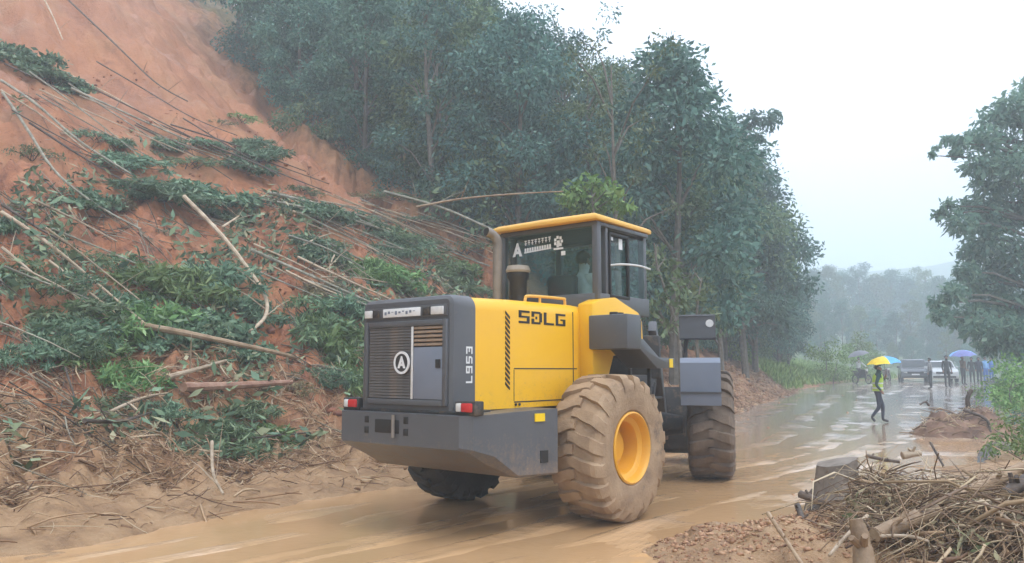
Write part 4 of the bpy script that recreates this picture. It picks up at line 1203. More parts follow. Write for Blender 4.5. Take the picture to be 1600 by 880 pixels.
# ---------------------------------------------------------------- fallen bamboo, branches and logs on the slip
def stick_mat(name, a, b_, c, ring=False):
    m, n, l, b = new_mat(name)
    co = coords(n, 'Object'); oi = n.new('ShaderNodeObjectInfo')
    f = noise(n, l, co, 5.0, 6, 0.7)
    col = ramp(n, l, f, [(0.28, a), (0.5, b_), (0.72, c)])
    hs = n.new('ShaderNodeHueSaturation'); l.new(col, hs.inputs['Color'])
    l.new(mathn(n, l, 'ADD', mathn(n, l, 'MULTIPLY', oi.outputs['Random'], 0.4), 0.8), hs.inputs['Value'])
    l.new(hs.outputs[0], b.inputs['Base Color'])
    b.inputs['Roughness'].default_value = 0.6
    bumpn(n, l, b, noise(n, l, co, 30, 4), 0.4, 0.01)
    return m
M_BAMBOO = stick_mat('grey_green_bamboo', (0.10, 0.095, 0.07), (0.22, 0.21, 0.16), (0.40, 0.375, 0.30))
M_PALE = stick_mat('peeled_wood', (0.24, 0.17, 0.11), (0.42, 0.32, 0.22), (0.58, 0.48, 0.36))
M_DKSTICK = stick_mat('wet_dark_branch', (0.035, 0.026, 0.02), (0.085, 0.06, 0.045), (0.17, 0.125, 0.09))
M_REDLOG = stick_mat('red_muddy_log', (0.16, 0.07, 0.045), (0.30, 0.16, 0.105), (0.42, 0.28, 0.20))
M_LOG = stick_mat('tan_log', (0.17, 0.105, 0.06), (0.31, 0.21, 0.125), (0.44, 0.32, 0.21))
def pole(name, pts, r, m, label, cat, group=None, lift=0.05, taper=0.45, nodes=0, twigs=0, seed=0):
    """a stem lying over the ground: photo points are met with the land and joined by a smooth line"""
    R = random.Random(seed + len(pts) * 7 + int(pts[0][0])); r = r * 0.85
    if len(pts[0]) == 2:                                   # follow the lie of the land along the whole stem
        sub = spline([(px, py, 0) for px, py in pts], 5 if len(pts) > 2 else 8)
        P = [at(q_.x, q_.y) for q_ in sub]
        for _ in range(4):
            P = [P[0]] + [P[i - 1] * 0.25 + P[i] * 0.5 + P[i + 1] * 0.25 for i in range(1, len(P) - 1)] + [P[-1]]
    else:
        P = [ray_pt(*q_) for q_ in pts]
    P = [p + Vector((0, 0, lift + r)) for p in P]
    base = P[0].copy()
    sp = spline([p - base for p in P], 2 if len(P) > 5 else 7)
    k = len(sp)
    rs = [r * (1 - taper * i / (k - 1)) * (1 + R.uniform(-0.06, 0.06)) for i in range(k)]
    mb = MB().tube(sp, rs, 8)
    for i in range(1, nodes):                              # swollen joints of the cane
        t = i / nodes * (k - 1); j = int(t); q = sp[j].lerp(sp[min(j + 1, k - 1)], t - j)
        d = (sp[min(j + 1, k - 1)] - sp[max(j - 1, 0)]).normalized()
        mb.tube([q - d * 0.02, q, q + d * 0.02], [rs[j] * 0.98, rs[j] * 1.2, rs[j] * 0.98], 8, False)
    o = mb.build(name, m, None, 40, loc=base)
    for t_ in range(twigs):
        j = R.randrange(k // 4, k - 1)
        d = Vector((R.uniform(-1, 1), R.uniform(-1, 0.4), R.uniform(0.1, 0.9))).normalized() * R.uniform(0.3, 0.8)
        MB().tube([sp[j], sp[j] + d * 0.6 + Vector((0, 0, 0.03)), sp[j] + d], [rs[j] * 0.4, rs[j] * 0.28, rs[j] * 0.1], 5).build('side_twig', m, o)
    return tag(o, label, cat, group)
BAM = [
 ([(60, 2), (80, 40), (97, 82)], 0.035, M_PALE, 'short pale pole at the top left of the slip'),
 ([(90, 2), (180, 88), (240, 148), (292, 178)], 0.04, M_DKSTICK, 'long dark pole running down the smooth upper slip'),
 ([(0, 150), (60, 192), (125, 250), (205, 300)], 0.045, M_BAMBOO, 'thick bamboo below the upper left leaf mass'),
 ([(0, 166), (70, 210), (135, 262)], 0.028, M_PALE, 'thin pale cane lying close beside the thick bamboo at left'),
 ([(2, 170), (45, 235), (80, 295), (140, 345), (218, 390)], 0.04, M_BAMBOO, 'bowed bamboo curving down the left red scar'),
 ([(0, 368), (60, 408), (130, 463), (226, 546)], 0.04, M_PALE, 'long pale cane slanting across the lower left leaves'),
 ([(0, 355), (50, 388), (105, 418)], 0.032, M_DKSTICK, 'short dark stem at the left border beside the long pale cane'),
 ([(0, 425), (50, 467)], 0.034, M_PALE, 'short pale cane low on the left border'),
 ([(5, 122), (70, 152), (112, 176)], 0.026, M_DKSTICK, 'thin dark stem under the upper left leaf mass'),
 ([(110, 160), (210, 205), (352, 268)], 0.04, M_BAMBOO, 'bamboo running from the upper leaf mass to the middle of the slip'),
 ([(150, 115), (235, 165), (300, 205), (370, 232)], 0.026, M_DKSTICK, 'thin dark cane over the brown earth step'),
 ([(240, 212), (300, 238), (366, 272)], 0.03, M_DKSTICK, 'dark cane below the brown earth step'),
 ([(420, 326), (520, 348), (620, 378), (765, 440)], 0.05, M_BAMBOO, 'thickest bamboo ending behind the loader hood'),
 ([(432, 340), (560, 368), (680, 410), (742, 438)], 0.034, M_BAMBOO, 'grey bamboo lying just under the thickest one'),
 ([(600, 326, 17.5), (690, 354, 16.0), (778, 396, 14.2)], 0.040, M_BAMBOO, 'uppermost bamboo reaching the exhaust pipe'),
 ([(560, 335), (670, 368), (772, 418)], 0.028, M_PALE, 'pale thin cane second from the top behind the exhaust'),
 ([(500, 338), (600, 352), (770, 405)], 0.026, M_PALE, 'pale cane crossing the tangle behind the exhaust'),
 ([(625, 352), (700, 372), (774, 408)], 0.024, M_BAMBOO, 'thin grey cane in the middle of the tangle behind the exhaust'),
 ([(640, 372), (710, 398), (770, 428)], 0.028, M_BAMBOO, 'lowest grey cane of the tangle behind the exhaust'),
 ([(590, 405), (660, 418), (740, 452)], 0.026, M_BAMBOO, 'short cane just above the engine hood'),
 ([(390, 420), (480, 458), (590, 508)], 0.048, M_BAMBOO, 'stout grey bamboo ending at the rear grille'),
 ([(515, 408), (560, 430), (625, 460)], 0.034, M_BAMBOO, 'short bamboo reaching the top corner of the hood'),
 ([(500, 462), (550, 460), (605, 468)], 0.022, M_PALE, 'short pale stick lying level left of the hood'),
 ([(522, 425), (514, 445), (516, 470)], 0.022, M_PALE, 'small crooked stick beside the stout grey bamboo'),
 ([(650, 352, 16.0), (720, 339, 16.2), (800, 331, 16.5), (880, 326, 16.9)], 0.03, M_LOG, 'brown pole rising to the right towards the cab roof'),
 ([(285, 352), (342, 412), (398, 488), (416, 525), (410, 556), (388, 578)], 0.06, M_PALE, 'crooked pale branch bending round above the logs'),
 ([(345, 400), (365, 385), (372, 380)], 0.03, M_PALE, 'side spur sticking out from the crooked pale branch'),
 ([(470, 412), (495, 398), (520, 388)], 0.026, M_PALE, 'small pale spur on the red earth right of centre'),
 ([(380, 30), (420, 70), (458, 108)], 0.06, M_PALE, 'pale broken trunk near the top lip of the slip'),
 ([(400, 98), (470, 150), (540, 205)], 0.05, M_DKSTICK, 'dark root running along the upper lip of the slip'),
 ([(560, 236), (620, 290), (668, 326)], 0.04, M_DKSTICK, 'dark stem lying along the lower lip of the slip'),
 ([(170, 540), (250, 556), (340, 574), (462, 596)], 0.075, M_LOG, 'long log with a pale broken end above the leaf heap'),
 ([(262, 616), (310, 602), (352, 588)], 0.05, M_PALE, 'pale forked branch under the long log'),
 ([(285, 636), (370, 630), (455, 624)], 0.085, M_REDLOG, 'red muddy log lying level at the foot of the slip'),
 ([(330, 718), (331, 772), (348, 806)], 0.028, M_PALE, 'bent pale stick at the edge of the muddy road'),
 ([(362, 714), (420, 706), (478, 700)], 0.024, M_DKSTICK, 'thin dark stick on the mud left of the counterweight'),
 ([(428, 650), (424, 632), (440, 622)], 0.022, M_PALE, 'small hooked root at the end of the red log'),
 ([(130, 690), (190, 688), (235, 672)], 0.032, M_DKSTICK, 'dark branch half buried in the litter at left'),
 ([(170, 672), (220, 648), (262, 640)], 0.026, M_PALE, 'grey twig bundle stem beside the leaf heap'),
 ([(100, 600), (112, 640), (120, 668)], 0.02, M_DKSTICK, 'thin upright dark twig in the left litter'),
]
for j, (pts, r, m, lab) in enumerate(BAM):
    cane = m in (M_BAMBOO, M_PALE) and ('bamboo' in lab or 'cane' in lab)
    nm = 'bamboo_pole' if cane else ('log' if 'log' in lab or 'trunk' in lab else 'fallen_branch')
    pole(nm, pts, r, m, lab, 'bamboo' if cane else ('log' if nm == 'log' else 'branch'), 'bamboo fallen across the slip' if cane else 'branches and logs fallen on the slip', nodes=11 if cane and r > 0.03 else 0, twigs=0 if r > 0.07 else 3, seed=j, lift=0.05 if 'root' in lab else (0.20 if pts[0][1] > 560 else (0.6 if 'crooked pale' in lab else 0.36)))

RT = random.Random(8)
def extra(n, sx, sy, dx, dy, rr, lab, mats):
    for k in range(n):
        x0, y0 = RT.uniform(*sx), RT.uniform(*sy)
        x1, y1 = x0 + RT.uniform(*dx), y0 + RT.uniform(*dy)
        pole('bamboo_pole', [(x0, y0), ((x0 + x1) / 2, (y0 + y1) / 2 + RT.uniform(-8, 4)), (x1, y1)], RT.uniform(*rr), RT.choice(mats), lab, 'bamboo', 'bamboo fallen across the slip', nodes=0, twigs=2, seed=100 + k, lift=RT.uniform(0.25, 0.55))
extra(16, (440, 600), (325, 372), (150, 190), (52, 84), (0.018, 0.036), 'grey cane among the many fallen side by side left of the exhaust pipe', [M_BAMBOO, M_BAMBOO, M_PALE])
extra(9, (0, 150), (130, 230), (130, 260), (70, 140), (0.016, 0.034), 'thin fallen cane among the torn leaves on the upper left slip', [M_BAMBOO, M_DKSTICK, M_PALE])
extra(7, (200, 330), (200, 250), (150, 220), (60, 95), (0.016, 0.03), 'thin fallen cane among the torn leaves in the middle of the slip', [M_BAMBOO, M_DKSTICK])
extra(7, (380, 470), (400, 470), (110, 150), (45, 70), (0.018, 0.034), 'grey cane among those pointing at the rear grille', [M_BAMBOO, M_PALE])
extra(6, (0, 80), (330, 470), (90, 190), (60, 120), (0.016, 0.03), 'thin fallen cane among the low leaves at the left border', [M_BAMBOO, M_PALE])
# ---------------------------------------------------------------- torn shrubs lying on the slip
def shrub_mesh(seed, aspect, leaf, n=16, per=78, flat=0.7):
    rng = np.random.default_rng(seed); R = random.Random(seed)
    cs, rr = [], []
    for i in range(n):
        an = i * 2.4; e = 0.85 * math.sqrt((i + 0.5) / n)
        e *= R.uniform(0.75, 1.45); cs.append((e * math.cos(an), e * math.sin(an), 0.08 + 0.55 * R.random() * (1 - 0.55 * e))); rr.append(0.20 + 0.24 * R.random())
    v, q = clump_leaves(cs, rr, [int(per * (r / 0.3) ** 1.5) for r in rr], leaf, rng, flat, 0.45, aspect)
    mb = MB()
    for c in cs:
        mb.tube([(R.uniform(-0.2, 0.2), R.uniform(-0.2, 0.2), -0.15), (c[0] * 0.6, c[1] * 0.6, c[2] * 0.7), (c[0] * 1.25, c[1] * 1.25, c[2] * 1.1)], [0.022, 0.016, 0.005], 5)
    return np_mesh('fallen_shrub', v, quads=q), mb.mesh('stem', 40)
SHR = {'broad': [shrub_mesh(71, 0.45, 0.19), shrub_mesh(72, 0.5, 0.17)], 'lance': [shrub_mesh(73, 0.20, 0.27), shrub_mesh(74, 0.17, 0.30)], 'thin': [shrub_mesh(75, 0.3, 0.15, 10, 55), shrub_mesh(76, 0.25, 0.2, 10, 45)]}
SHC = {}
def fallen(px, py, w, h, kind, m, label, seed, lift=0.0):
    fol, st = SHR[kind][seed % 2]
    key = (fol.name, m.name)
    if key not in SHC:
        c = fol.copy(); c.materials.clear(); c.materials.append(m); SHC[key] = c
    if not st.materials: st.materials.append(M_DKSTICK)
    p = at(px, py + h * 0.28)
    k = px_m(p)
    o = link('fallen_shrub', SHC[key], None, None, p + Vector((0, 0, -0.05 + lift)))
    R = random.Random(seed)
    o.rotation_euler = (R.uniform(0.1, 0.3), R.uniform(-0.15, 0.15) + 0.12, R.uniform(-0.35, 0.35))
    o.scale = (w / k / 1.8, (w + h) / k / 3.4, h / k * (0.72 if py > 380 else 0.55))
    link('stem', st, None, o)
    return tag(o, label, 'shrub', 'torn shrubs on the slip')
FAL = [
 (30, 75, 90, 75, 'broad', 3, 'dark leafy mass at the left border near the top'), (75, 108, 95, 60, 'broad', 3, 'dark leafy mass just right of the top left one'), (112, 128, 55, 45, 'broad', 3, 'small dark tuft at the end of the upper left leaf mass'),
 (375, 178, 55, 34, 'thin', 2, 'small lone green tuft on the smooth orange slope'), (345, 186, 34, 22, 'thin', 1, 'tiny faded tuft left of the lone green one'),
 (150, 205, 70, 40, 'thin', 3, 'thin sprig mass below the upper leaf mass'), (205, 240, 90, 50, 'lance', 3, 'feathery torn leaves in the middle of the upper left slip'), (255, 225, 60, 30, 'thin', 1, 'sparse tuft under the brown earth step'),
 (130, 298, 80, 68, 'broad', 3, 'dark green shrub beside the bowed bamboo'), (182, 312, 50, 40, 'lance', 4, 'yellowing shrub right of the bowed bamboo'), (55, 225, 50, 60, 'thin', 1, 'straggly greenery at the left border beside the bowed bamboo'),
 (250, 285, 110, 62, 'lance', 3, 'leafy tangle left of centre on the slip'), (320, 290, 120, 70, 'broad', 3, 'large dark leafy tangle in the middle of the slip'), (345, 328, 60, 36, 'lance', 3, 'fern-like fronds hanging below the middle tangle'), (382, 250, 70, 50, 'broad', 3, 'leaf tuft above the middle tangle'), (300, 245, 80, 40, 'thin', 1, 'sparse grey-green sprigs above the middle tangle'),
 (440, 300, 70, 40, 'thin', 4, 'faded yellow-green sprigs right of the middle tangle'), (500, 318, 90, 62, 'broad', 3, 'blue-green leaf heap under the bare orange slope'), (545, 330, 70, 45, 'lance', 3, 'leaf heap just right of the blue-green one'), (470, 290, 60, 34, 'thin', 1, 'sparse tuft on the edge of the orange slope'), (400, 325, 50, 30, 'thin', 4, 'pale tuft beside the thickest bamboo'),
 (590, 350, 90, 50, 'lance', 1, 'grey-green leaves at the upper end of the bamboo tangle'), (640, 335, 80, 34, 'thin', 3, 'thin leaves above the bamboo tangle'), (660, 392, 100, 50, 'thin', 1, 'grey sprigs inside the bamboo tangle'), (600, 418, 90, 52, 'lance', 2, 'fresh green leaves in the bamboo tangle above the hood'), (700, 430, 100, 44, 'lance', 1, 'dull leaves just left of the exhaust pipe'), (730, 375, 80, 50, 'thin', 1, 'thin grey leaves right beside the exhaust pipe'), (640, 448, 70, 34, 'lance', 1, 'dull leaves right above the engine hood'),
 (5, 340, 40, 70, 'broad', 3, 'green shrub cut by the left border at mid height'), (185, 405, 110, 70, 'thin', 1, 'brown-green sprigs left of the big leafy heap'), (110, 390, 90, 60, 'thin', 1, 'sparse sprigs along the long pale cane'), (60, 440, 110, 60, 'thin', 1, 'straggly sprigs low at the left'), (120, 475, 110, 60, 'lance', 1, 'dull leaves under the long pale cane'),
 (265, 430, 120, 80, 'lance', 2, 'bright green leaves topping the big leafy heap'), (235, 485, 110, 90, 'lance', 2, 'light green leaves on the left side of the big leafy heap'), (315, 500, 130, 90, 'broad', 3, 'blue-green broad leaves in the core of the big leafy heap'), (360, 530, 90, 60, 'broad', 3, 'dark broad leaves at the right foot of the big heap'), (270, 520, 90, 50, 'broad', 3, 'dark leaves at the bottom of the big heap'),
 (140, 540, 80, 60, 'lance', 2, 'fresh green tuft left of the long log'), (205, 580, 90, 70, 'lance', 2, 'green tuft hanging below the long log'), (45, 540, 70, 50, 'lance', 3, 'green tuft in the litter at the left border'), (170, 625, 90, 60, 'thin', 1, 'grey-green sprigs above the left litter'), (250, 640, 80, 50, 'thin', 3, 'dark sprigs left of the red log'),
 (330, 672, 130, 62, 'lance', 1, 'leafy heap under the red log'), (395, 665, 90, 50, 'lance', 2, 'green leaves at the right end of the red log'), (290, 690, 80, 44, 'thin', 3, 'dark leaves at the lower left of the red log'),
 (500, 500, 80, 70, 'lance', 1, 'long drooping leaves left of the rear grille'), (540, 530, 90, 90, 'lance', 2, 'tall light green leaves against the rear grille'), (560, 580, 60, 70, 'lance', 2, 'green leaves above the left tail light'), (480, 470, 90, 60, 'thin', 1, 'sprigs around the stout grey bamboo'), (505, 445, 60, 40, 'lance', 4, 'yellowish leaves above the stout grey bamboo'), (460, 600, 60, 40, 'thin', 4, 'faded leaves at the pale end of the long log'),
 (570, 300, 60, 30, 'thin', 4, 'faded sprigs on the orange slope above the bamboo'), (620, 300, 70, 30, 'thin', 1, 'thin greenery at the foot of the orange slope'),
]
RS = random.Random(12)
for n_, bx, wr, lab in ((11, (110, 390, 410, 560), (60, 105), 'torn leafy branch in the thick green heap above the long log'), (8, (110, 420, 215, 320), (45, 80), 'torn leafy branch in the middle band of fallen greenery'), (10, (440, 740, 335, 440), (45, 80), 'torn leafy branch in the bamboo tangle left of the exhaust'), (7, (470, 570, 470, 600), (50, 80), 'torn leafy branch against the left side of the loader'), (7, (0, 130, 380, 560), (50, 90), 'torn leafy branch in the litter at the left border'), (6, (190, 400, 630, 690), (50, 80), 'torn leafy branch in the low heap under the red log')):
    for k_ in range(n_):
        px_ = RS.uniform(bx[0], bx[1]); py_ = RS.uniform(bx[2], bx[3])
        if bx[2] == 335: py_ = 335 + (px_ - 440) / 300 * 60 + RS.uniform(-10, 60)
        w_ = RS.uniform(*wr)
        FAL.append((px_, py_, w_, w_ * RS.uniform(0.5, 0.85), RS.choice(['broad', 'lance', 'lance', 'thin']), RS.choice([3, 3, 2, 1, 3]), lab))
for j, (px, py, w, h, kind, mi, lab) in enumerate(FAL):
    fallen(px, py, w * 1.2, h * 1.15, kind, M_LEAF[{3: 5, 2: 6}.get(mi, mi)], lab, j)

# ---------------------------------------------------------------- loose litter nobody could count
def sticks(name, P, yaw, tilt, length, rad, m, label, rng, bend=0.25, parent=None, hug=True):
    """thin three-sided bent sticks, all in one mesh"""
    N = len(P)
    if hug:
        ex, ey = np.cos(yaw) * length / 2, np.sin(yaw) * length / 2
        tilt = tilt + np.arctan2(land(P[:, 0] + ex, P[:, 1] + ey) - land(P[:, 0] - ex, P[:, 1] - ey), length)
    d = np.stack([np.cos(yaw) * np.cos(tilt), np.sin(yaw) * np.cos(tilt), np.sin(tilt)], 1)
    s = np.stack([-np.sin(yaw), np.cos(yaw), np.zeros(N)], 1)
    u = np.cross(d, s)
    side = (rng.random((N, 1)) - 0.5) * 2 * bend; upb = (rng.random((N, 1)) - 0.3) * bend
    V = []
    for t, rs in ((-0.5, 1.0), (-0.12, 0.95), (0.22, 0.8), (0.5, 0.45)):
        k = 0.25 - t * t
        c = P + d * (length * t)[:, None] + (s * side + u * upb) * (length * k)[:, None] * 1.6
        for j in range(3):
            a_ = 2 * PI * j / 3
            V.append(c + (s * math.cos(a_) + u * math.sin(a_)) * (rad * rs)[:, None])
    V = np.stack(V, 1)                                    # N,12,3
    q = []
    for i in range(3):
        for j in range(3):
            q.append((i * 3 + j, i * 3 + (j + 1) % 3, (i + 1) * 3 + (j + 1) % 3, (i + 1) * 3 + j))
    q = np.array(q)
    Q = (np.arange(N)[:, None, None] * 12 + q[None]).reshape(-1, 4)
    T = (np.arange(N)[:, None, None] * 12 + np.array([[0, 2, 1], [9, 10, 11]])[None]).reshape(-1, 3)
    o = link(name, np_mesh(name, V.reshape(-1, 3), quads=Q, tris=T, smooth=False), m, parent)
    return tag(o, label, 'debris' if parent is None else None, kind='stuff')
def litter_mat(name, stops):
    m, n, l, b = new_mat(name)
    geo = n.new('ShaderNodeNewGeometry')
    c = ramp(n, l, geo.outputs['Random Per Island'], stops)
    l.new(c, b.inputs['Base Color'])
    b.inputs['Roughness'].default_value = 0.65
    return m
M_LIT = litter_mat('straw_litter', [(0.0, (0.10, 0.052, 0.03)), (0.3, (0.26, 0.15, 0.08)), (0.6, (0.42, 0.265, 0.15)), (0.85, (0.55, 0.39, 0.24)), (1.0, (0.62, 0.50, 0.35))])
M_TWIG = litter_mat('grey_brown_twigs', [(0.0, (0.085, 0.048, 0.03)), (0.35, (0.21, 0.13, 0.072)), (0.65, (0.37, 0.25, 0.145)), (0.88, (0.50, 0.385, 0.24)), (1.0, (0.60, 0.50, 0.36))])
M_STEM = litter_mat('pale_stems', [(0.0, (0.05, 0.04, 0.03)), (0.35, (0.14, 0.12, 0.085)), (0.7, (0.27, 0.24, 0.175)), (1.0, (0.45, 0.41, 0.32))])
rng = np.random.default_rng(77)
def scatter(N, x0, x1, y0, y1, cond):
    x = rng.uniform(x0, x1, N); y = rng.uniform(y0, y1, N)
    z, sl, sr, a, w, s = land(x, y, True)
    k = cond(x, y, sl, sr, a, w)
    return np.stack([x[k], y[k], z[k]], 1), sl[k], a[k]
P, sl, a = scatter(120000, -13, 3, 4, 18, lambda x, y, sl, sr, a, w: (sl > 0.15) & (sl < 4.6) & (a > -7) & (a < 12) & (rng.random(len(x)) < np.where(sl < 1.3, 0.10, 1.0) * np.clip(1.15 - sl / 5.5, 0.1, 1) * np.where(fbm(x * 0.9, y * 0.9, 2) > -0.25, 1, 0.25)))
n_ = len(P); P[:, 2] += rng.random(n_) * 0.09
sticks('straw_litter', P, rng.normal(0.75, 0.8, n_), rng.normal(0, 0.28, n_), rng.lognormal(-1.6, 0.65, n_).clip(0.05, 0.9), rng.lognormal(-5.2, 0.5, n_).clip(0.002, 0.02), M_LIT, 'matted straw and broken twigs at the foot of the slip', rng, 0.35)
P, sl, a = scatter(26000, -24, 8, 7, 34, lambda x, y, sl, sr, a, w: (sl > 2.2) & (sl < 14 - 0.75 * np.clip(a - 4, 0, 9)) & (a > -10) & (a < 15.5) & (fbm(x * 0.45 + 9, y * 0.45, 2) > 0.05 + 0.05 * np.maximum(sl - 9, 0) - 0.5 * sstep(8, 12, a) * (sl < 9)))
n_ = len(P); P[:, 2] += rng.random(n_) * 0.14
sticks('broken_stems', P, rng.normal(-0.42, 0.38, n_), rng.normal(0.02, 0.12, n_), rng.lognormal(-0.45, 0.65, n_).clip(0.15, 3.2), rng.uniform(0.005, 0.014, n_), M_STEM, 'thin broken stems strewn side by side among the torn shrubs', rng, 0.14)
# scattered torn leaves
P, sl, a = scatter(150000, -24, 8, 6, 34, lambda x, y, sl, sr, a, w: (sl > 2.0) & (sl < 13.5 - 0.75 * np.clip(a - 4, 0, 9)) & (a > -10) & (a < 15.5) & (fbm(x * 0.42 + 2, y * 0.42 + 5, 3) + 0.25 * fbm(x * 2, y * 2, 2) > 0.10 + 0.07 * np.maximum(sl - 9, 0) - 0.25 * sstep(8, 12, a)))
n_ = len(P); P[:, 2] += 0.02 + rng.random(n_) ** 2 * 0.42
L = rng.uniform(0.10, 0.30, n_)
v, q = leaf_arrays(P, rng.normal(size=(n_, 3)) * (1, 1, 0.7) + (0.2, -0.5, -0.3), L, L * rng.uniform(0.16, 0.45, n_), rng)
M_TORN = litter_mat('torn_leaves', [(0.0, (0.055, 0.11, 0.065)), (0.4, (0.12, 0.205, 0.12)), (0.7, (0.23, 0.32, 0.18)), (0.88, (0.29, 0.31, 0.18)), (1.0, (0.40, 0.35, 0.22))])
tag(link('torn_leaves', np_mesh('torn_leaves', v, quads=q), M_TORN), 'torn leaves scattered over the slip', 'leaves', kind='stuff')
# earth lumps
def lumps(name, P, size, m, label, rng):
    bm = bmesh.new(); bmesh.ops.create_icosphere(bm, subdivisions=1, radius=1.0)
    base = np.array([p.co[:] for p in bm.verts]); tr = np.array([[q.index for q in f.verts] for f in bm.faces]); bm.free()
    N = len(P)
    nv = len(base)
    sc = size[:, None] * rng.uniform(0.6, 1.25, (N, 3)) * (1, 1, 0.7)
    V = base[None] * (1 + rng.normal(0, 0.27, (N, nv, 1))) * sc[:, None, :]
    an = rng.uniform(0, 6.28, N); c, s = np.cos(an)[:, None], np.sin(an)[:, None]
    V = np.stack([V[..., 0] * c - V[..., 1] * s, V[..., 0] * s + V[..., 1] * c, V[..., 2]], -1) + P[:, None]
    T = (np.arange(N)[:, None, None] * nv + tr[None]).reshape(-1, 3)
    return tag(link(name, np_mesh(name, V.reshape(-1, 3), tris=T), m), label, 'earth', kind='stuff')
M_CLOD = litter_mat('clod_earth', [(0.0, (0.16, 0.075, 0.038)), (0.4, (0.34, 0.175, 0.09)), (0.75, (0.43, 0.245, 0.135)), (1.0, (0.50, 0.32, 0.19))])
M_REDCLOD = litter_mat('red_clod_earth', [(0.0, (0.12, 0.04, 0.022)), (0.4, (0.28, 0.105, 0.055)), (0.8, (0.42, 0.17, 0.085)), (1.0, (0.50, 0.25, 0.14))])
P, sl, a = scatter(36000, 0.2, 4.4, 5.2, 9.6, lambda x, y, sl, sr, a, w: (np.exp(-(((x - 2.15) / 0.85) ** 2 + ((y - 7.0) / 0.85) ** 2) ** 1.4) > rng.random(len(x)) * 1.1) | ((sr > 0.1) & (rng.random(len(x)) < 0.10)))
lumps('earth_clods', P, rng.lognormal(-4.75, 0.6, len(P)).clip(0.003, 0.034), M_CLOD, 'crumbly orange earth clods in the foreground beside the twig heap', rng)
P, sl, a = scatter(22000, -22, 6, 4, 34, lambda x, y, sl, sr, a, w: (sl > 2.8) & (sl < 17) & (a > -9) & (a < 13.5) & (fbm(x * 0.6 + 3, y * 0.6, 3) > 0.12 + 0.03 * (sl - 8)))
lumps('slip_clods', P, rng.lognormal(-3.7, 0.75, len(P)).clip(0.008, 0.10), M_REDCLOD, 'red earth clods scattered down the slip', rng)
P, sl, a = scatter(5000, 2, 26, 8, 46, lambda x, y, sl, sr, a, w: (sl < 0.6) & (sr < 0.3) & (rng.random(len(x)) < np.where((sl > -0.9) | (sr > -0.9), 0.55, 0.05)))
P[:, 2] = np.maximum(P[:, 2], road_z(P[:, 0], P[:, 1]))
lumps('road_clods', P, rng.lognormal(-3.8, 0.5, len(P)).clip(0.008, 0.05), M_CLOD, 'small mud clods and stones strewn on the wet road', rng)

P, sl, a = scatter(40000, 2, 22, 14, 48, lambda x, y, sl, sr, a, w: (sl > 0.0) & (sl < 3.0) & (a > 10) & (a < 40) & (rng.random(len(x)) < np.clip(1.2 - sl / 3, 0, 1)))
lumps('bank_clods', P, rng.lognormal(-3.1, 0.6, len(P)).clip(0.015, 0.16), M_CLOD, 'brown earth clods on the mud bank beyond the loader', rng)
n_ = len(P); P[:, 2] += 0.03
sticks('bank_roots', P[::2], rng.uniform(0, 6.28, len(P[::2])), rng.normal(0, 0.4, len(P[::2])), rng.uniform(0.15, 0.7, len(P[::2])), rng.uniform(0.005, 0.014, len(P[::2])), M_LIT, 'dry roots and stalks hanging over the mud bank', rng, 0.4)
# ---------------------------------------------------------------- twig heap in the right foreground
P, sl, a = scatter(56000, 2.0, 9.0, 4.9, 10.0, lambda x, y, sl, sr, a, w: np.exp(-(((x - 4.9) / 2.15) ** 2 + ((y - 6.4) / 1.65) ** 2) ** 1.3) > 0.25 + rng.random(len(x)) * 0.4)
n_ = len(P); P[:, 2] += rng.random(n_) ** 1.5 * 0.11
k_ = rng.random(n_)
yw = np.where(rng.random(n_) < 0.45, rng.normal(0.35, 0.7, n_), rng.uniform(0, 6.28, n_))
ln = rng.lognormal(-1.25, 0.7, n_).clip(0.05, 1.3); rd = rng.lognormal(-5.45, 0.55, n_).clip(0.0018, 0.022)
sticks('twig_heap', P, yw, rng.normal(0.0, 0.35, n_), ln, rd, M_TWIG, 'tangled heap of grey-brown twigs and stalks in the right foreground', rng, 0.95)
P, sl, a = scatter(9000, 2.0, 9.0, 4.9, 10.0, lambda x, y, sl, sr, a, w: np.exp(-(((x - 4.9) / 2.0) ** 2 + ((y - 6.4) / 1.5) ** 2) ** 1.3) > 0.3)
n_ = len(P); P[:, 2] += rng.random(n_) * 0.17
L = rng.uniform(0.05, 0.20, n_)
v, q = leaf_arrays(P, rng.normal(size=(n_, 3)), L, L * rng.uniform(0.12, 0.4, n_), rng)
tag(link('dead_leaves', np_mesh('dead_leaves', v, quads=q), litter_mat('dead_leaf', [(0.0, (0.10, 0.09, 0.045)), (0.4, (0.24, 0.19, 0.10)), (0.8, (0.36, 0.31, 0.18)), (1.0, (0.12, 0.16, 0.06))])), 'dead leaves caught in the twig heap', 'leaves', kind='stuff')
P2 = P[::26].copy(); m_ = len(P2)
sticks('broken_branches', P2, rng.uniform(0, 6.28, m_), rng.normal(0.05, 0.3, m_), rng.uniform(0.25, 0.8, m_), rng.uniform(0.010, 0.026, m_), M_LIT, 'thicker broken brown branches mixed into the twig heap', rng, 0.3)
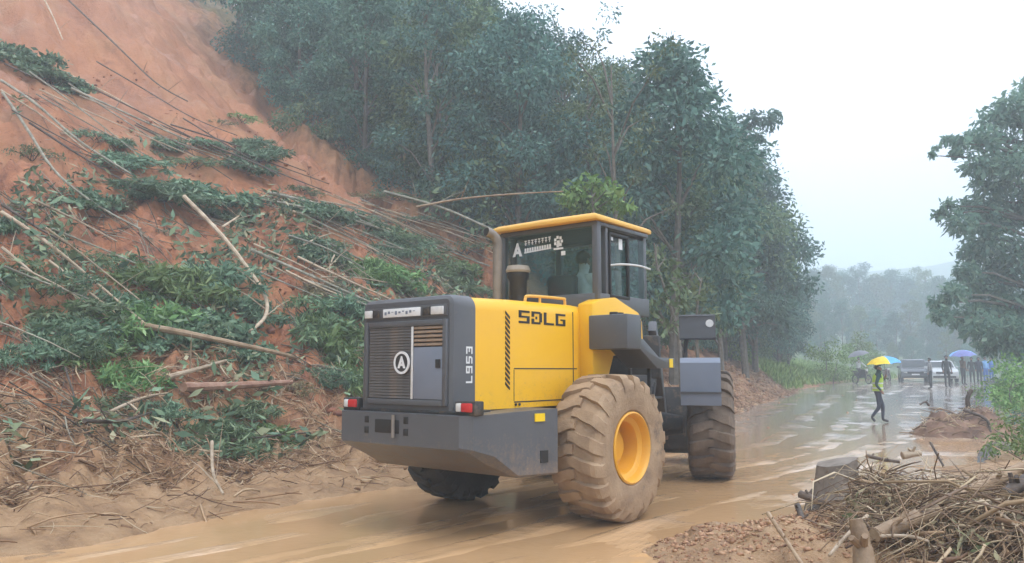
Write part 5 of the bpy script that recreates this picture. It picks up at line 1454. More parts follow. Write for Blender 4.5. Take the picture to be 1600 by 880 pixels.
def log3(name, pts, r, m, label, taper=0.2, seed=0, cat='log'):
    """log given by photo points and depths"""
    R = random.Random(seed)
    P = [ray_pt(px, py, Y * (0.87 if Y < 8.1 else 1)) for px, py, Y in pts]
    base = P[0].copy(); sp = spline([p - base for p in P], 6); k = len(sp)
    rs = [r * (1 - taper * i / (k - 1)) * (1 + R.uniform(-0.09, 0.09)) for i in range(k)]
    o = MB().tube(sp, rs, 12).build(name, m, None, 50, loc=base)
    for e, i in ((0, 0), (1, k - 1)):
        d = (sp[1] - sp[0]).normalized() * -1 if e == 0 else (sp[-1] - sp[-2]).normalized()
        MB().tube([sp[i] - d * 0.004, sp[i] + d * 0.006], [rs[i] * 0.9, rs[i] * 0.86], 12).build('cut_end', M_PALE, o)
    for t in range(2):
        j = R.randrange(2, k - 2); d = Vector((R.uniform(-0.6, 0.6), R.uniform(-0.6, 0.2), 0.5)).normalized()
        MB().tube([sp[j], sp[j] + d * r * 2.2], [r * 0.42, r * 0.3], 7).build('branch_stub', m, o)
    return tag(o, label, cat, 'logs in the right foreground heap')
log3('log', [(1640, 712, 8.0), (1540, 757, 7.6), (1478, 782, 7.3)], 0.052, M_LOG, 'long tan log slanting in from the right border over the twig heap', seed=1)
log3('log', [(1463, 800, 7.0), (1420, 815, 6.9), (1368, 836, 6.75)], 0.062, M_LOG, 'short thick tan log end in the middle of the twig heap', 0.1, seed=2)
log3('log', [(1610, 748, 7.2), (1570, 772, 7.0)], 0.055, M_DKSTICK, 'dark log stub at the right border below the long tan log', seed=3)
log3('log', [(1250, 772, 8.6), (1285, 786, 8.4), (1318, 806, 8.1)], 0.045, M_DKSTICK, 'dark wet log at the water edge before the stump', seed=4)
log3('wooden_post', [(1352, 905, 6.1), (1347, 850, 6.2), (1337, 812, 6.25)], 0.072, M_LOG, 'splintered upright wooden post at the bottom of the picture', 0.35, seed=5, cat='post')
log3('branch', [(1246, 790, 8.2), (1252, 806, 8.0), (1258, 822, 7.9)], 0.03, M_DKSTICK, 'short dark green branch stub dipping in the puddle', seed=6, cat='branch')
log3('branch', [(1532, 782, 7.0), (1570, 808, 6.7), (1605, 838, 6.4)], 0.016, M_PALE, 'pale bare stick at the lower right of the twig heap', seed=7, cat='branch')
log3('branch', [(1353, 712, 10.2), (1380, 718, 10.1), (1406, 722, 10.0)], 0.025, M_DKSTICK, 'dark stick lying behind the stump on the wet road', seed=8, cat='branch')
log3('branch', [(1454, 692, 9.6), (1464, 710, 9.4), (1475, 730, 9.2)], 0.016, M_DKSTICK, 'thin dark stick poking up from the back of the heap', seed=9, cat='branch')
log3('branch', [(1200, 802, 7.6), (1222, 835, 7.2), (1255, 885, 6.5)], 0.018, M_LOG, 'brown stick lying over the orange clods', seed=10, cat='branch')
log3('branch', [(1355, 806, 7.2), (1320, 840, 6.9), (1296, 868, 6.6)], 0.016, M_PALE, 'pale stalk left of the upright post', seed=11, cat='branch')
log3('branch', [(1410, 712, 10.3), (1438, 708, 10.3)], 0.05, M_PALE, 'short pale chunk of wood behind the heap', seed=12, cat='branch')
log3('branch', [(1420, 760, 8.2), (1470, 745, 8.3), (1515, 748, 8.3)], 0.02, M_PALE, 'pale forked stick across the back of the heap', seed=13, cat='branch')
log3('branch', [(1376, 838, 6.7), (1420, 838, 6.6), (1450, 846, 6.5)], 0.014, M_PALE, 'thin pale stick under the short thick log', seed=14, cat='branch')
# tree stump with torn roots
sb = ray_pt(1304, 786, 8.8); sb.z = H(sb.x, sb.y)
R = random.Random(4)
mb = MB()
prof = [(0.32, -0.1), (0.29, 0.08), (0.24, 0.2), (0.215, 0.36), (0.215, 0.53)]
n = 18; v = []; f = []
for i, (r, h) in enumerate(prof):
    for j in range(n):
        a_ = 2 * PI * j / n; k = 1 + 0.12 * math.sin(3 * a_ + 1) + 0.07 * math.sin(7 * a_) + R.uniform(-0.03, 0.03)
        v.append((r * k * math.cos(a_) + h * 0.10, r * k * math.sin(a_), h + (0.05 * math.cos(a_) if i == 4 else 0)))
for i in range(len(prof) - 1):
    for j in range(n): f.append((i * n + j, i * n + (j + 1) % n, (i + 1) * n + (j + 1) % n, (i + 1) * n + j))
f.append(tuple((len(prof) - 1) * n + j for j in range(n)))
stump = mb.add(v, f).build('tree_stump', stick_mat('stump_bark', (0.11, 0.085, 0.065), (0.22, 0.18, 0.145), (0.34, 0.29, 0.24)), None, 50, loc=sb)
tag(stump, 'squat grey tree stump with a pale scar at the water edge', 'stump')
MB().hull([(0.02, -0.235, 0.08), (0.09, -0.235, 0.09), (0.075, -0.222, 0.33), (0.125, -0.215, 0.35), (0.02, -0.20, 0.08), (0.1, -0.19, 0.3)], 0.01).build('pale_scar', M_PALE, stump)
for k in range(9):
    a_ = -2.6 + k * 0.42
    d = Vector((math.cos(a_), math.sin(a_), 0))
    MB().tube(spline([d * 0.2 + Vector((0, 0, 0.1)), d * 0.33 + Vector((0, 0, 0.06)), d * (0.5 + 0.15 * R.random()) + Vector((0, 0, -0.03))], 4), [0.05 - 0.0045 * i for i in range(9)], 6).build('root', M_DKSTICK, stump)
# dark root tangle right of the stump
P = np.array([[sb.x + 0.45, sb.y - 0.1, sb.z + 0.22]]) + rng.normal(size=(420, 3)) * (0.22, 0.16, 0.10)
sticks('root_tangle', P, rng.normal(-0.5, 0.9, 420), rng.normal(0.1, 0.5, 420), rng.uniform(0.15, 0.55, 420), rng.uniform(0.004, 0.011, 420), M_TWIG, 'fine root tangle right beside the stump', rng, 0.5, hug=False)

# ---------------------------------------------------------------- mud mound with roots beyond
def mound(name, px, py, Y, rx, ry, h, label, seed):
    c = ray_pt(px, py, Y); z0 = road_z(c.x, c.y) - 0.05
    n = 56
    g = np.linspace(-1.25, 1.25, n)
    X, Yg = np.meshgrid(g * rx, g * ry, indexing='ij')
    r = np.hypot(X / rx, Yg / ry)
    z = h * (1 - sstep(0.35, 1.05, r * (1 + 0.22 * fbm(X * 1.2 + seed, Yg * 1.2, 2)))) * (1 + 0.30 * fbm(X * 1.6 + seed, Yg * 1.6, 3)) + 0.05 * fbm(X * 6, Yg * 6, 2) * (r < 1.0) - 0.06
    V = np.stack([X.ravel(), Yg.ravel(), z.ravel()], 1)
    i, j = np.meshgrid(np.arange(n - 1), np.arange(n - 1), indexing='ij')
    Q = np.stack([i * n + j, (i + 1) * n + j, (i + 1) * n + j + 1, i * n + j + 1], -1).reshape(-1, 4)
    m = simple('mound_earth', [(0.11, 0.06, 0.04), (0.22, 0.125, 0.08), (0.31, 0.19, 0.125)], 2.2, 0.75, 0, 0.8, 9)
    o = tag(link(name, np_mesh(name, V, quads=Q, smooth=True), m, None, (c.x, c.y, z0)), label, 'mound')
    return o, V, c, z0
md, V, c, z0 = mound('mud_mound', 1508, 668, 19.0, 1.5, 1.0, 0.62, 'brown mud mound full of roots at the right road edge', 3)
k = rng.integers(0, len(V), 900); P = V[k] + rng.normal(size=(900, 3)) * 0.03; P = P[P[:, 2] > 0.03]
sticks('root', P, rng.normal(0.2, 1.0, len(P)), rng.normal(0.1, 0.35, len(P)), rng.lognormal(-1.1, 0.5, len(P)).clip(0.1, 0.9), rng.uniform(0.006, 0.016, len(P)), M_TWIG, None, rng, 0.4, parent=md, hug=False)
log3('branch', [(1513, 638, 19.2), (1512, 622, 19.2), (1518, 609, 19.2)], 0.055, M_DKSTICK, 'dark upright stub sticking out of the mud mound', seed=20, cat='branch')
log3('branch', [(1452, 634, 19.3), (1446, 628, 19.3), (1438, 632, 19.2)], 0.03, M_DKSTICK, 'small dark root end at the left of the mud mound', seed=21, cat='branch')
log3('branch', [(1505, 640, 18.6), (1540, 655, 18.4), (1548, 676, 18.3)], 0.035, M_DKSTICK, 'bent root hanging down the front of the mud mound', seed=22, cat='branch')

# ---------------------------------------------------------------- grass and herbs on the right bank
def grass():
    N = 190000
    x = rng.uniform(10, 46, N); y = rng.uniform(13, 70, N)
    z, sl, sr, a, w, s = land(x, y, True)
    k = ((sr > 0.4 + 0.5 * fbm(x, y, 2)) & (sr < 12) & (x / y > 0.5)) | ((sl > 0.5 + 0.4 * fbm(x, y, 2)) & (sl < 9) & (a > 38) & (a < 80))
    P = np.stack([x[k], y[k], z[k]], 1); n_ = len(P)
    L = rng.uniform(0.18, 0.5, n_) * (1 + 0.012 * P[:, 1])
    d = rng.normal(size=(n_, 3)) * 0.45; d[:, 2] = 1
    P[:, 2] += L * 0.4
    v, q = leaf_arrays(P, d, L, L * rng.uniform(0.06, 0.16, n_), rng)
    m = litter_mat('meadow_grass', [(0.0, (0.09, 0.18, 0.035)), (0.4, (0.18, 0.32, 0.06)), (0.8, (0.31, 0.45, 0.11)), (1.0, (0.40, 0.50, 0.17))])
    tag(link('grass', np_mesh('grass', v, quads=q), m), 'rough green grass on the right roadside bank', 'grass', kind='stuff')
grass()
for j, (px, py, w_, Y, mi, lab) in enumerate(((1600, 668, 95, 13.5, 2, 'bright green bush at the right border above the puddle'), (1590, 612, 95, 24, 2, 'green bush low on the right bank'), (1592, 582, 95, 30, 2, 'light green bush on the upper right bank'), (1556, 590, 55, 33, 2, 'light green bush at the top of the right bank beside the crowd'), (1598, 640, 50, 20, 0, 'dark bush on the right bank above the mud mound'), (1575, 562, 40, 40, 3, 'blue-green bush under the big right tree'))):
    p = ray_pt(px, py, Y); g = H(p.x, p.y)
    plant('bank_bush', 'bush', j, (p.x, p.y, max(g, 0) - 0.05), w_ / px_m(p) / 1.9, M_LEAF[mi], lab, 'bush', 'bushes on the right bank')
# rain puddle beside the bank
pp = [ray_pt(a_, b_, 10) for a_, b_ in ((1528, 738), (1532, 700), (1552, 690), (1576, 692), (1582, 720), (1570, 744))]
m, n, l, b = new_mat('puddle_water')
b.inputs['Base Color'].default_value = (0.16, 0.19, 0.21, 1); b.inputs['Roughness'].default_value = 0.04
bumpn(n, l, b, noise(n, l, coords(n), 9, 3), 0.15, 0.02)
pu = []
for px, py in ((1526, 742), (1530, 705), (1548, 692), (1572, 690), (1590, 700), (1592, 725), (1575, 745), (1550, 750)):
    d = ray(px, py); t = (0.03 - CAM_H) / d.z; pu.append((d.x * t, d.y * t, 0.03))
sp = spline(pu + [pu[0]], 5)[:-1]
o = MB().add([tuple(p) for p in sp] + [(p[0], p[1], p[2] - 0.2) for p in sp], [tuple(range(len(sp)))] + [(i, (i + 1) % len(sp), len(sp) + (i + 1) % len(sp), len(sp) + i) for i in range(len(sp))]).build('puddle', m, None, None)
tag(o, kind='structure')

# ---------------------------------------------------------------- people
def cloth(name, c, rough=0.8):
    c2 = tuple(min(1, x * 1.35 + 0.004) for x in c)
    return simple(name, [c, c2], 9, rough, 0, 0.25, 30)
M_SKIN = simple('skin', [(0.23, 0.12, 0.075), (0.28, 0.15, 0.095)], 12, 0.55)
M_HAIR = simple('black_hair', [(0.010, 0.009, 0.008), (0.02, 0.018, 0.016)], 20, 0.5)
C_NAVY = cloth('navy_cloth', (0.02, 0.025, 0.045)); C_DARK = cloth('dark_cloth', (0.022, 0.022, 0.024)); C_WHITE = cloth('white_cloth', (0.62, 0.64, 0.64))
C_TEAL = cloth('dark_teal_cloth', (0.012, 0.045, 0.05)); C_BLUE = cloth('blue_raincoat', (0.05, 0.14, 0.42)); C_LBLUE = cloth('light_blue_raincoat', (0.16, 0.34, 0.62)); C_BROWN = cloth('brown_cloth', (0.12, 0.075, 0.05)); C_GREEN = cloth('green_cloth', (0.03, 0.07, 0.045)); C_GREY = cloth('grey_cloth', (0.20, 0.20, 0.21))
M_VEST = simple('hi_vis_vest', [(0.42, 0.60, 0.06), (0.48, 0.66, 0.08)], 9, 0.6); M_BAND = simple('silver_band', [(0.6, 0.62, 0.6), (0.7, 0.7, 0.7)], 9, 0.35)
STAND = dict(pelvis=(0, 0, .95), waist=(0, 0, 1.10), chest=(0.01, 0, 1.30), neck=(0.0, 0, 1.47), jaw=(0.025, 0, 1.545), head=(0.015, 0, 1.63), crown=(0.0, 0, 1.685), nose=(0.108, 0, 1.60),
             shl=(0, .175, 1.40), ell=(-.02, .225, 1.13), wrl=(.05, .225, .90), hal=(.07, .22, .80), thl=(.10, .20, .845),
             shr=(0, -.175, 1.40), elr=(-.02, -.225, 1.13), wrr=(.05, -.225, .90), har=(.07, -.22, .80), thr=(.10, -.20, .845),
             hil=(0, .09, .90), knl=(.02, .10, .50), anl=(-.01, .10, .09), tol=(.15, .115, .035),
             hir=(0, -.09, .90), knr=(.02, -.10, .50), anr=(-.01, -.10, .09), tor=(.15, -.115, .035))
RAD = dict(pelvis=.135, waist=.125, chest=.145, neck=.055, jaw=.068, head=.088, crown=.06, nose=.016, shl=.068, ell=.045, wrl=.03, hal=.034, thl=.013, hil=.095, knl=.062, anl=.043, tol=.036)
BONES = [('pelvis', 'waist'), ('waist', 'chest'), ('chest', 'neck'), ('neck', 'jaw'), ('jaw', 'head'), ('head', 'crown'), ('head', 'nose')]
for s_ in 'lr':
    BONES += [('chest', 'sh' + s_), ('sh' + s_, 'el' + s_), ('el' + s_, 'wr' + s_), ('wr' + s_, 'ha' + s_), ('wr' + s_, 'th' + s_), ('pelvis', 'hi' + s_), ('hi' + s_, 'kn' + s_), ('kn' + s_, 'an' + s_), ('an' + s_, 'to' + s_)]
def body_mesh(pose, top, bottom, shoe, sleeve=True, scale_w=1.0):
    J = dict(STAND); J.update(pose)
    names = list(J)
    me = bpy.data.meshes.new('body_skeleton')
    me.from_pydata([J[k] for k in names], [(names.index(a), names.index(b)) for a, b in BONES], [])
    o = bpy.data.objects.new('body_skeleton', me); COL.objects.link(o)
    o.modifiers.new('skin', 'SKIN')
    if not me.skin_vertices: 
        pass
    sv = me.skin_vertices[0].data
    for i, k in enumerate(names):
        r = RAD.get(k) or RAD.get(k[:-1] + 'l') 
        f = 0.78 if k in ('pelvis', 'waist', 'chest') else 1.0
        sv[i].radius = (r * scale_w, r * f * scale_w) if k in ('pelvis', 'waist', 'chest') else (r, r)
        sv[i].use_root = (k == 'pelvis')
    ss = o.modifiers.new('sub', 'SUBSURF'); ss.levels = 2; ss.render_levels = 2
    dg = bpy.context.evaluated_depsgraph_get()
    out = bpy.data.meshes.new_from_object(o.evaluated_get(dg))
    bpy.data.objects.remove(o)
    out.materials.clear()
    for m in (top, bottom, shoe, M_SKIN): out.materials.append(m)
    segs = [(Vector(J[a]), Vector(J[b]), a, b) for a, b in BONES]
    for p in out.polygons:
        c = p.center
        best, who = 1e9, None
        for A, B, a, b in segs:
            t = max(0, min(1, (c - A).dot(B - A) / max(1e-9, (B - A).length_squared)))
            d = (c - A.lerp(B, t)).length / (RAD.get(a) or RAD.get(a[:-1] + 'l'))
            if d < best: best, who, tt = d, (a, b), t
        a, b = who
        if b in ('jaw', 'head', 'crown', 'nose') or a == 'head': mi = 3
        elif b[:2] in ('ha', 'th'): mi = 3
        elif b[:2] == 'wr': mi = 0 if sleeve and tt < 0.85 else 3
        elif b[:2] == 'el' or b[:2] == 'sh': mi = 0
        elif b[:2] == 'to': mi = 2
        elif b[:2] == 'an': mi = 1 if tt < 0.85 else 2
        elif b[:2] in ('kn', 'hi'): mi = 1
        elif (a, b) == ('pelvis', 'waist'): mi = 0 if tt > 0.35 else 1
        else: mi = 0
        p.material_index = mi
        p.use_smooth = True
    return out, J
def person(label, loc, rz, pose, top, bottom, shoe, group=None, scale=1.0, hat=None, w=1.0):
    me, J = body_mesh(pose, top, bottom, shoe, scale_w=w)
    o = link('person', me, None, None, loc); o.rotation_euler = (0, 0, rz); o.scale = (scale,) * 3
    h = Vector(J['head'])
    # hair: cap of short hair over the skull
    mb = MB()
    bm = bmesh.new(); bmesh.ops.create_uvsphere(bm, u_segments=14, v_segments=10, radius=1.0)
    bmesh.ops.delete(bm, geom=[p for p in bm.verts if p.co.z < -0.15 - 0.5 * (p.co.x < -0.2) + 0.45 * (p.co.x > 0.35)], context='VERTS')
    for p in bm.verts: p.co = Vector((h.x - 0.008 + p.co.x * 0.108, h.y + p.co.y * 0.096, h.z + 0.022 + p.co.z * 0.108))
    mb.bm(bm); mb.build('hair', M_HAIR if hat is None else hat, o, 60)
    return tag(o, label, 'person', group), J
def umbrella(label, loc, tilt, R_, cols, rz=0.0, group=None, length=0.95):
    """eight stretched panels, ribs, shaft and hooked handle; loc = hand on the grip"""
    o = empty('umbrella', loc, rz); o.rotation_euler = (tilt[0], tilt[1], rz)
    MB().tube([(0, 0, -0.05), (0, 0, length)], 0.007, 6).build('shaft', M_PIPE, o)
    MB().tube(spline([(0, 0, 0.02), (0, 0, -0.08), (0.03, 0, -0.13), (0.06, 0, -0.09)], 4), 0.012, 6).build('handle', M_BLACK, o)
    MB().tube([(0, 0, length), (0, 0, length + 0.05)], [0.01, 0.004], 6).build('tip', M_BLACK, o)
    rings = [(0.02, 0.0), (0.35, -0.05), (0.70, -0.19), (1.0, -0.43)]
    for k in range(8):
        a0, a1 = 2 * PI * k / 8, 2 * PI * (k + 1) / 8
        v, f = [], []
        for i, (r, z) in enumerate(rings):
            for j in range(4):
                t = j / 3; a_ = a0 + (a1 - a0) * t
                sag = 1 - 0.10 * math.sin(PI * t) * r
                v.append((r * R_ * sag * math.cos(a_), r * R_ * sag * math.sin(a_), length + z * R_ * (1 - 0.12 * math.sin(PI * t))))
        for i in range(3):
            for j in range(3): f.append((i * 4 + j, i * 4 + j + 1, (i + 1) * 4 + j + 1, (i + 1) * 4 + j))
        MB().add(v, f).build('canopy_panel', cols[k % len(cols)], o, 60)
        MB().tube([(r * R_ * math.cos(a0), r * R_ * math.sin(a0), length + z * R_ - 0.006) for r, z in rings], 0.004, 4).build('rib', M_PIPE, o)
    return tag(o, label, 'umbrella', group)
U_Y = cloth('yellow_nylon', (0.85, 0.55, 0.02), 0.5); U_B = cloth('blue_nylon', (0.10, 0.36, 0.75), 0.5); U_W = cloth('pale_green_nylon', (0.45, 0.68, 0.42), 0.5); U_G = cloth('grey_nylon', (0.13, 0.13, 0.16), 0.5); U_V = cloth('violet_blue_nylon', (0.13, 0.15, 0.40), 0.5)
def road_at(px, py):
    """ground point on the road under a photo point"""
    d = ray(px, py)
    ts = np.linspace(8, 75, 4000)
    hit = CAM_H + d.z * ts < road_z(d.x * ts, d.y * ts) + 0.0
    t = float(ts[int(np.argmax(hit))]) if hit.any() else 62.0
    return Vector((d.x * t, d.y * t, float(road_z(d.x * t, d.y * t))))
# walking man in the hi-vis vest
w0 = road_at(1374, 661)
walk = dict(pelvis=(0, 0, .93), waist=(.0, 0, 1.08), chest=(.02, 0, 1.28), neck=(.03, 0, 1.45), jaw=(.06, 0, 1.525), head=(.05, 0, 1.61), crown=(.035, 0, 1.665), nose=(.145, 0, 1.58), shl=(.02, .175, 1.385), shr=(.02, -.175, 1.385),
            hil=(0, .09, .88), knl=(.14, .10, .49), anl=(.12, .10, .09), tol=(.28, .11, .04), hir=(0, -.09, .88), knr=(.0, -.10, .46), anr=(-.22, -.10, .17), tor=(-.13, -.11, .04),
            elr=(-.08, -.23, 1.12), wrr=(.07, -.24, .92), har=(.11, -.235, .84), thr=(.13, -.215, .89), ell=(.12, .20, 1.16), wrl=(.25, .10, 1.34), hal=(.26, .09, 1.42), thl=(.29, .08, 1.38))
wk, J = person('man in a yellow-green hi-vis vest walking across the wet road', (w0.x, w0.y, w0.z + 0.0), 0.0 - 0.25, walk, C_TEAL, C_NAVY, C_DARK)
def vest(o, J):
    secs = [(1.43, .085, .15), (1.36, .125, .20), (1.25, .135, .185), (1.10, .125, .172), (0.93, .135, .185)]
    n = 20; v, f = [], []
    for z, a_, b_ in secs:
        x0 = np.interp(z, [.93, 1.45], [J['pelvis'][0], J['neck'][0]])
        for j in range(n):
            t = 2 * PI * j / n; v.append((x0 + a_ * math.cos(t) * 1.12, b_ * math.sin(t) * 1.02, z))
    for i in range(len(secs) - 1):
        for j in range(n): f.append((i * n + j, i * n + (j + 1) % n, (i + 1) * n + (j + 1) % n, (i + 1) * n + j))
    vo = MB().add(v, f).build('vest', M_VEST, o, 60)
    for zc in (1.02, 1.16):
        a_, b_, x0 = np.interp(zc, [.93, 1.10, 1.25], [.137, .128, .137]), np.interp(zc, [.93, 1.10, 1.25], [.188, .176, .188]), np.interp(zc, [.93, 1.45], [J['pelvis'][0], J['neck'][0]])
        v = [(x0 + a_ * 1.13 * math.cos(2 * PI * j / n), b_ * 1.03 * math.sin(2 * PI * j / n), zc + dz) for dz in (-.02, .02) for j in range(n)]
        MB().add(v, [(j, (j + 1) % n, n + (j + 1) % n, n + j) for j in range(n)]).build('reflective_band', M_BAND, vo, 60)
vest(wk, J)
ch, sh = math.cos(-0.25), math.sin(-0.25)
hx, hy, hz = J['hal']
umbrella('yellow and blue umbrella held over the man in the hi-vis vest', (w0.x + hx * ch - hy * sh, w0.y + hx * sh + hy * ch, w0.z + hz - 0.02), (0.05, -0.10), 0.50, [U_B, U_B, U_W, U_Y, U_Y, U_Y, U_B, U_B], rz=-0.1, length=0.56)
# driver in the cab
U, V_ = Vector((math.sin(LA), math.cos(LA), 0)), Vector((math.cos(LA), -math.sin(LA), 0))
sit = dict(pelvis=(0, 0, .14), waist=(-.02, 0, .30), chest=(0, 0, .50), neck=(.02, 0, .67), jaw=(.05, 0, .745), head=(.04, 0, .83), crown=(.025, 0, .885), nose=(.135, 0, .80), shl=(.02, .175, .60), shr=(.02, -.175, .60),
           ell=(.16, .23, .40), wrl=(.36, .14, .42), hal=(.44, .12, .43), thl=(.42, .10, .47), elr=(.16, -.23, .40), wrr=(.36, -.14, .42), har=(.44, -.12, .43), thr=(.42, -.10, .47),
           hil=(.03, .09, .10), knl=(.44, .12, .12), anl=(.50, .12, -.28), tol=(.63, .12, -.33), hir=(.03, -.09, .10), knr=(.44, -.12, .12), anr=(.50, -.12, -.28), tor=(.63, -.12, -.33))
dp = Vector((LX, LY, 0)) + U * 0.90 + V_ * 0.14
person('driver in a white shirt sitting in the loader cab', (dp.x, dp.y, 2.09), PI / 2 - LA, sit, C_WHITE, C_DARK, C_DARK)
# crowd beyond
def stand(px, py, rz, top, bottom, label, arms=None, sc=1.0, w=1.0, group='people waiting at the end of the road'):
    p = road_at(px, py)
    pose = arms or {}
    return p, person(label, p, rz, pose, top, bottom, C_DARK, group, sc, w=w)
hold = dict(elr=(.10, -.22, 1.17), wrr=(.24, -.12, 1.30), har=(.26, -.11, 1.38), thr=(.28, -.10, 1.35))
stand(1455, 608, 2.4, C_GREY, C_DARK, 'person in grey standing by the headlights of the silver car')
stand(1481, 606, -1.6, C_DARK, C_DARK, 'person in dark clothes in front of the white car', sc=1.08)
p, _ = stand(1506, 602, -1.2, C_BROWN, C_DARK, 'person in a brownish shirt under the violet umbrella', hold, 1.06)
umbrella('violet-blue umbrella held above the waiting crowd', (p.x - 0.05, p.y - 0.2, p.z + 1.45), (0.1, -0.1), 0.80, [U_V, U_V, U_V, U_B], length=0.75)
stand(1520, 600, -2.0, C_DARK, C_DARK, 'person in black standing between the brown shirt and the blue raincoats')
stand(1531, 600, -1.7, C_NAVY, C_NAVY, 'person in a dark blue raincoat left of the light blue ones', w=1.25)
stand(1541, 599, -1.5, C_LBLUE, C_BLUE, 'person in a pale blue raincoat in the crowd', w=1.25)
stand(1550, 598, -1.4, C_BLUE, C_BLUE, 'person in a bright blue raincoat at the right of the crowd', w=1.3)
# ---------------------------------------------------------------- motorcycles
def motorcycle(label, px, py, rz, body):
    p = road_at(px, py)
    o = empty('motorcycle', p, rz)
    for x in (-0.62, 0.62):
        w = MB().lathe([(0.0, -0.05), (0.05, -0.05), (0.05, 0.05), (0.0, 0.05)], 12, 'y', (x, 0, 0.29)).build('wheel', M_PIPE, o)
        MB().lathe([(0.24, -0.035), (0.29, -0.03), (0.29, 0.03), (0.24, 0.035)], 24, 'y', (x, 0, 0.29), closed=True).build('tyre', M_BLACK, w)
        sp = MB()
        for k in range(6):
            a_ = PI * k / 6
            sp.tube([(x - 0.25 * math.cos(a_), 0, 0.29 - 0.25 * math.sin(a_)), (x + 0.25 * math.cos(a_), 0, 0.29 + 0.25 * math.sin(a_))], 0.008, 4)
        sp.build('spokes', M_PIPE, w)
    MB().prism([(-0.75, 0.62), (-0.70, 0.75), (-0.1, 0.78), (0.1, 0.95), (0.42, 0.92), (0.45, 0.75), (0.2, 0.42), (-0.25, 0.36), (-0.4, 0.55)], 'y', -0.12, 0.12, 0.03).build('body', body, o)
    MB().box(-0.72, 0.02, -0.13, 0.13, 0.77, 0.86, 0.03).build('seat', M_BLACK, o)
    mb = MB().tube([(0.62, 0.08, 0.29), (0.42, 0.08, 0.95)], 0.025, 6); mb.tube([(0.62, -0.08, 0.29), (0.42, -0.08, 0.95)], 0.025, 6); mb.build('fork', M_PIPE, o)
    MB().tube(spline([(0.25, 0.36, 1.05), (0.38, 0.15, 1.03), (0.38, -0.15, 1.03), (0.25, -0.36, 1.05)], 4), 0.016, 6).build('handlebar', M_BLACK, o)
    MB().lathe([(0.0, 0.56), (0.085, 0.55), (0.07, 0.42), (0.0, 0.40)], 12, 'x', (0, 0, 0.90)).build('headlight', M_LENS, o)
    MB().box(0.45, 0.85, -0.06, 0.06, 0.585, 0.61, 0.01).build('front_mudguard', body, o)
    return p, tag(o, label, 'motorcycle', 'motorcycles by the left verge')
p, mo = motorcycle('dark motorcycle with its rider under the grey umbrella', 1347, 600, -1.3, C_DARK)
ride = dict(sit); ride.update(dict(ell=(.22, .28, .42), wrl=(.40, .30, .28), hal=(.47, .30, .25), thl=(.47, .27, .27), elr=(.14, -.22, .42), wrr=(.2, -.12, .60), har=(.2, -.1, .68), thr=(.22, -.09, .65), knl=(.34, .2, .06), anl=(.16, .22, -.36), tol=(.30, .24, -.42), knr=(.34, -.2, .06), anr=(.16, -.22, -.36), tor=(.30, -.24, -.42)))
cr, sr_ = math.cos(-1.3), math.sin(-1.3)
person('rider in a white top sitting on the dark motorcycle', (p.x - 0.25 * cr, p.y - 0.25 * sr_, p.z + 0.80), -1.3, ride, C_WHITE, C_DARK, C_DARK)
umbrella('dark grey umbrella held over the motorcycle rider', (p.x - 0.05, p.y, p.z + 1.48), (0.0, -0.25), 0.72, [U_G], length=0.7)
motorcycle('motorcycle parked behind the man in the hi-vis vest', 1386, 596, -1.75, cloth('red_brown_paint', (0.10, 0.03, 0.03), 0.3))
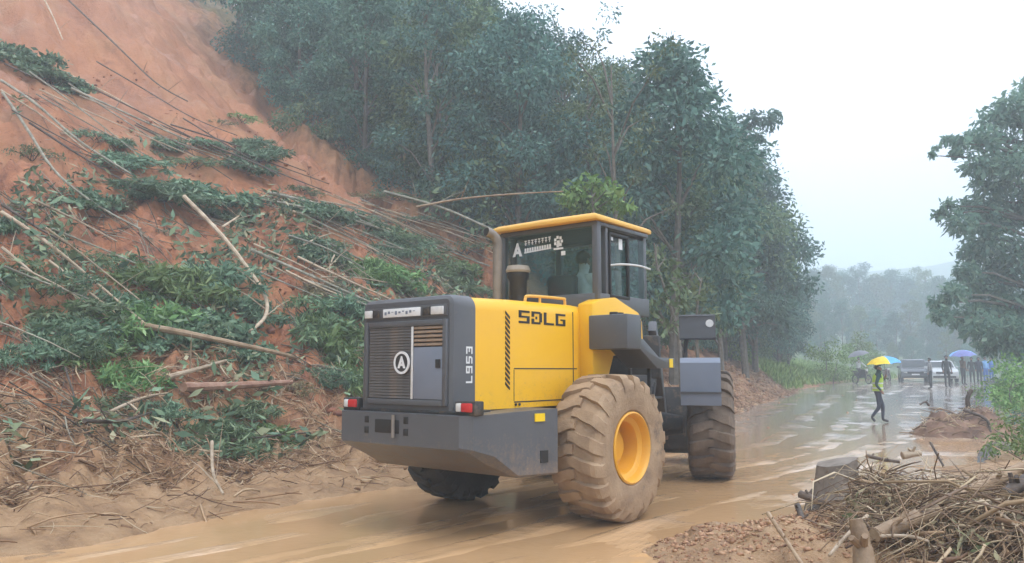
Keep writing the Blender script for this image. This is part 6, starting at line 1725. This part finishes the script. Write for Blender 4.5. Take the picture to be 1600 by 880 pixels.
# ---------------------------------------------------------------- cars
def car(label, px, py, rz, paint, h=1.5, w=1.78, L=4.2, tall=True):
    p = road_at(px, py)
    o = empty('car', p, rz)
    # body side outline (x forward), swept between two widths with tumblehome
    low = [(-L / 2, 0.42), (-L / 2 + 0.02, 0.80), (-L / 2 + 0.12, 0.96), (L / 2 - 1.15, 0.98), (L / 2 - 0.30, 0.88), (L / 2 - 0.04, 0.72), (L / 2, 0.40), (L / 2 - 0.1, 0.26), (-L / 2 + 0.1, 0.26)]
    MB().prism(low, 'y', -w / 2, w / 2, 0.05, 3).build('body', paint, o, 40)
    z1 = h
    gh = [(-L / 2 + 0.18, 0.962), (-L / 2 + 0.45, z1 - 0.04), (-L / 2 + 0.8, z1), (L / 2 - 2.1, z1), (L / 2 - 1.75, z1 - 0.06), (L / 2 - 1.1, 0.975)]
    v = []
    for x, z in gh:
        k = (z - 0.96) / (z1 - 0.96); hw = w / 2 * (0.97 - 0.17 * k)
        v += [(x, hw, z), (x, -hw, z)]
    cabin = MB().hull(v, 0.03, 2).build('cabin', paint, o, 40)
    G = simple('car_glass', [(0.02, 0.028, 0.032), (0.04, 0.05, 0.055)], 3, 0.08)
    f0, f1 = gh[-1], gh[-2]
    d = 0.012
    hw0, hw1 = w / 2 * 0.90, w / 2 * 0.78
    X = lambda t: f0[0] + (f1[0] - f0[0]) * t
    Z = lambda t: f0[1] + (f1[1] - f0[1]) * t
    MB().hull([(X(.1) + d * s_, y_ * hw0, Z(.1) + d * s_) for s_ in (0, 1.5) for y_ in (-.95, .95)] + [(X(.92) + d * s_, y_ * hw1, Z(.92) + d * s_) for s_ in (0, 1.5) for y_ in (-.98, .98)]).build('windscreen', G, cabin, None)
    for s_ in (-1, 1):
        for xa, xb in ((-L / 2 + 0.5, -0.45), (-0.38, L / 2 - 1.85)):
            pts = []
            for o_ in (0.0, 0.02):
                for x, z in ((xa, 1.03), (xb + 0.25, 1.03), (xb, z1 - 0.10), (xa + 0.12, z1 - 0.10)):
                    k = (z - 0.96) / (z1 - 0.96)
                    pts.append((x, s_ * (w / 2 * (0.97 - 0.17 * k) + o_), z))
            MB().hull(pts).build('side_window', G, cabin, None)
        MB().hull([(L / 2 - 0.10, s_ * 0.52, 0.72), (L / 2 - 0.22, s_ * 0.86, 0.76), (L / 2 - 0.02, s_ * 0.52, 0.60), (L / 2 - 0.10, s_ * 0.87, 0.62), (L / 2 + 0.02, s_ * 0.54, 0.66), (L / 2 - 0.05, s_ * 0.86, 0.68)]).build('headlight', M_LENS, o)
        MB().box(L / 2 - 1.5, L / 2 - 1.38, s_ * (w / 2 + 0.01), s_ * (w / 2 + 0.17), 0.98, 1.10, 0.02).build('wing_mirror', paint, o)
        for x in (-L / 2 + 0.78, L / 2 - 0.82):
            wl_ = MB().lathe([(0.0, 0.10), (0.20, 0.10), (0.22, 0.08), (0.22, -0.08)], 18, 'y', (x, s_ * (w / 2 - 0.07), 0.32)).build('wheel', M_PIPE, o)
            MB().lathe([(0.21, -0.10), (0.30, -0.095), (0.325, -0.06), (0.325, 0.06), (0.30, 0.105), (0.21, 0.105)], 24, 'y', (x, s_ * (w / 2 - 0.07), 0.32), closed=True).build('tyre', M_BLACK, wl_)
    MB().box(L / 2 - 0.04, L / 2 + 0.012, -0.50, 0.50, 0.58, 0.72, 0.02).build('grille', M_BLACK, o)
    MB().box(L / 2 - 0.06, L / 2 + 0.006, -0.70, 0.70, 0.31, 0.44, 0.02).build('lower_intake', M_BLACK, o)
    MB().box(L / 2, L / 2 + 0.02, -0.25, 0.25, 0.46, 0.56, 0.004).build('number_plate', M_WHITE, o)
    return tag(o, label, 'car', 'cars stopped at the end of the road')
P_SIL = simple('silver_paint', [(0.11, 0.12, 0.135), (0.14, 0.15, 0.165)], 2, 0.25, 0.3); P_WHT = simple('white_paint', [(0.5, 0.52, 0.54), (0.56, 0.58, 0.6)], 2, 0.25)
car('silver-grey car stopped facing the camera on the far road', 1428, 596, -1.98, P_SIL, 1.62, 1.85, 4.4)
car('white car stopped behind the people right of the silver one', 1470, 597, -1.95, P_WHT, 1.5, 1.75, 4.2)

# ---------------------------------------------------------------- misty air over the whole place
def build_haze():
    m = bpy.data.materials.new('mist')
    m.use_nodes = True
    n, l = m.node_tree.nodes, m.node_tree.links
    n.clear()
    o = n.new('ShaderNodeOutputMaterial')
    v = n.new('ShaderNodeVolumePrincipled')
    v.inputs['Color'].default_value = (0.82, 0.915, 1.0, 1)
    v.inputs['Density'].default_value = HAZE
    v.inputs['Anisotropy'].default_value = 0.0
    l.new(v.outputs[0], o.inputs['Volume'])
    try: m.cycles.homogeneous_volume = True
    except Exception: pass
    mb = MB().box(-640, 640, -640, 640, -4, 100)
    tag(link('haze', mb.mesh('haze'), m), 'thin bluish rain mist hanging over the whole valley', 'haze', kind='stuff')
HAZE = 0.0047
build_haze()
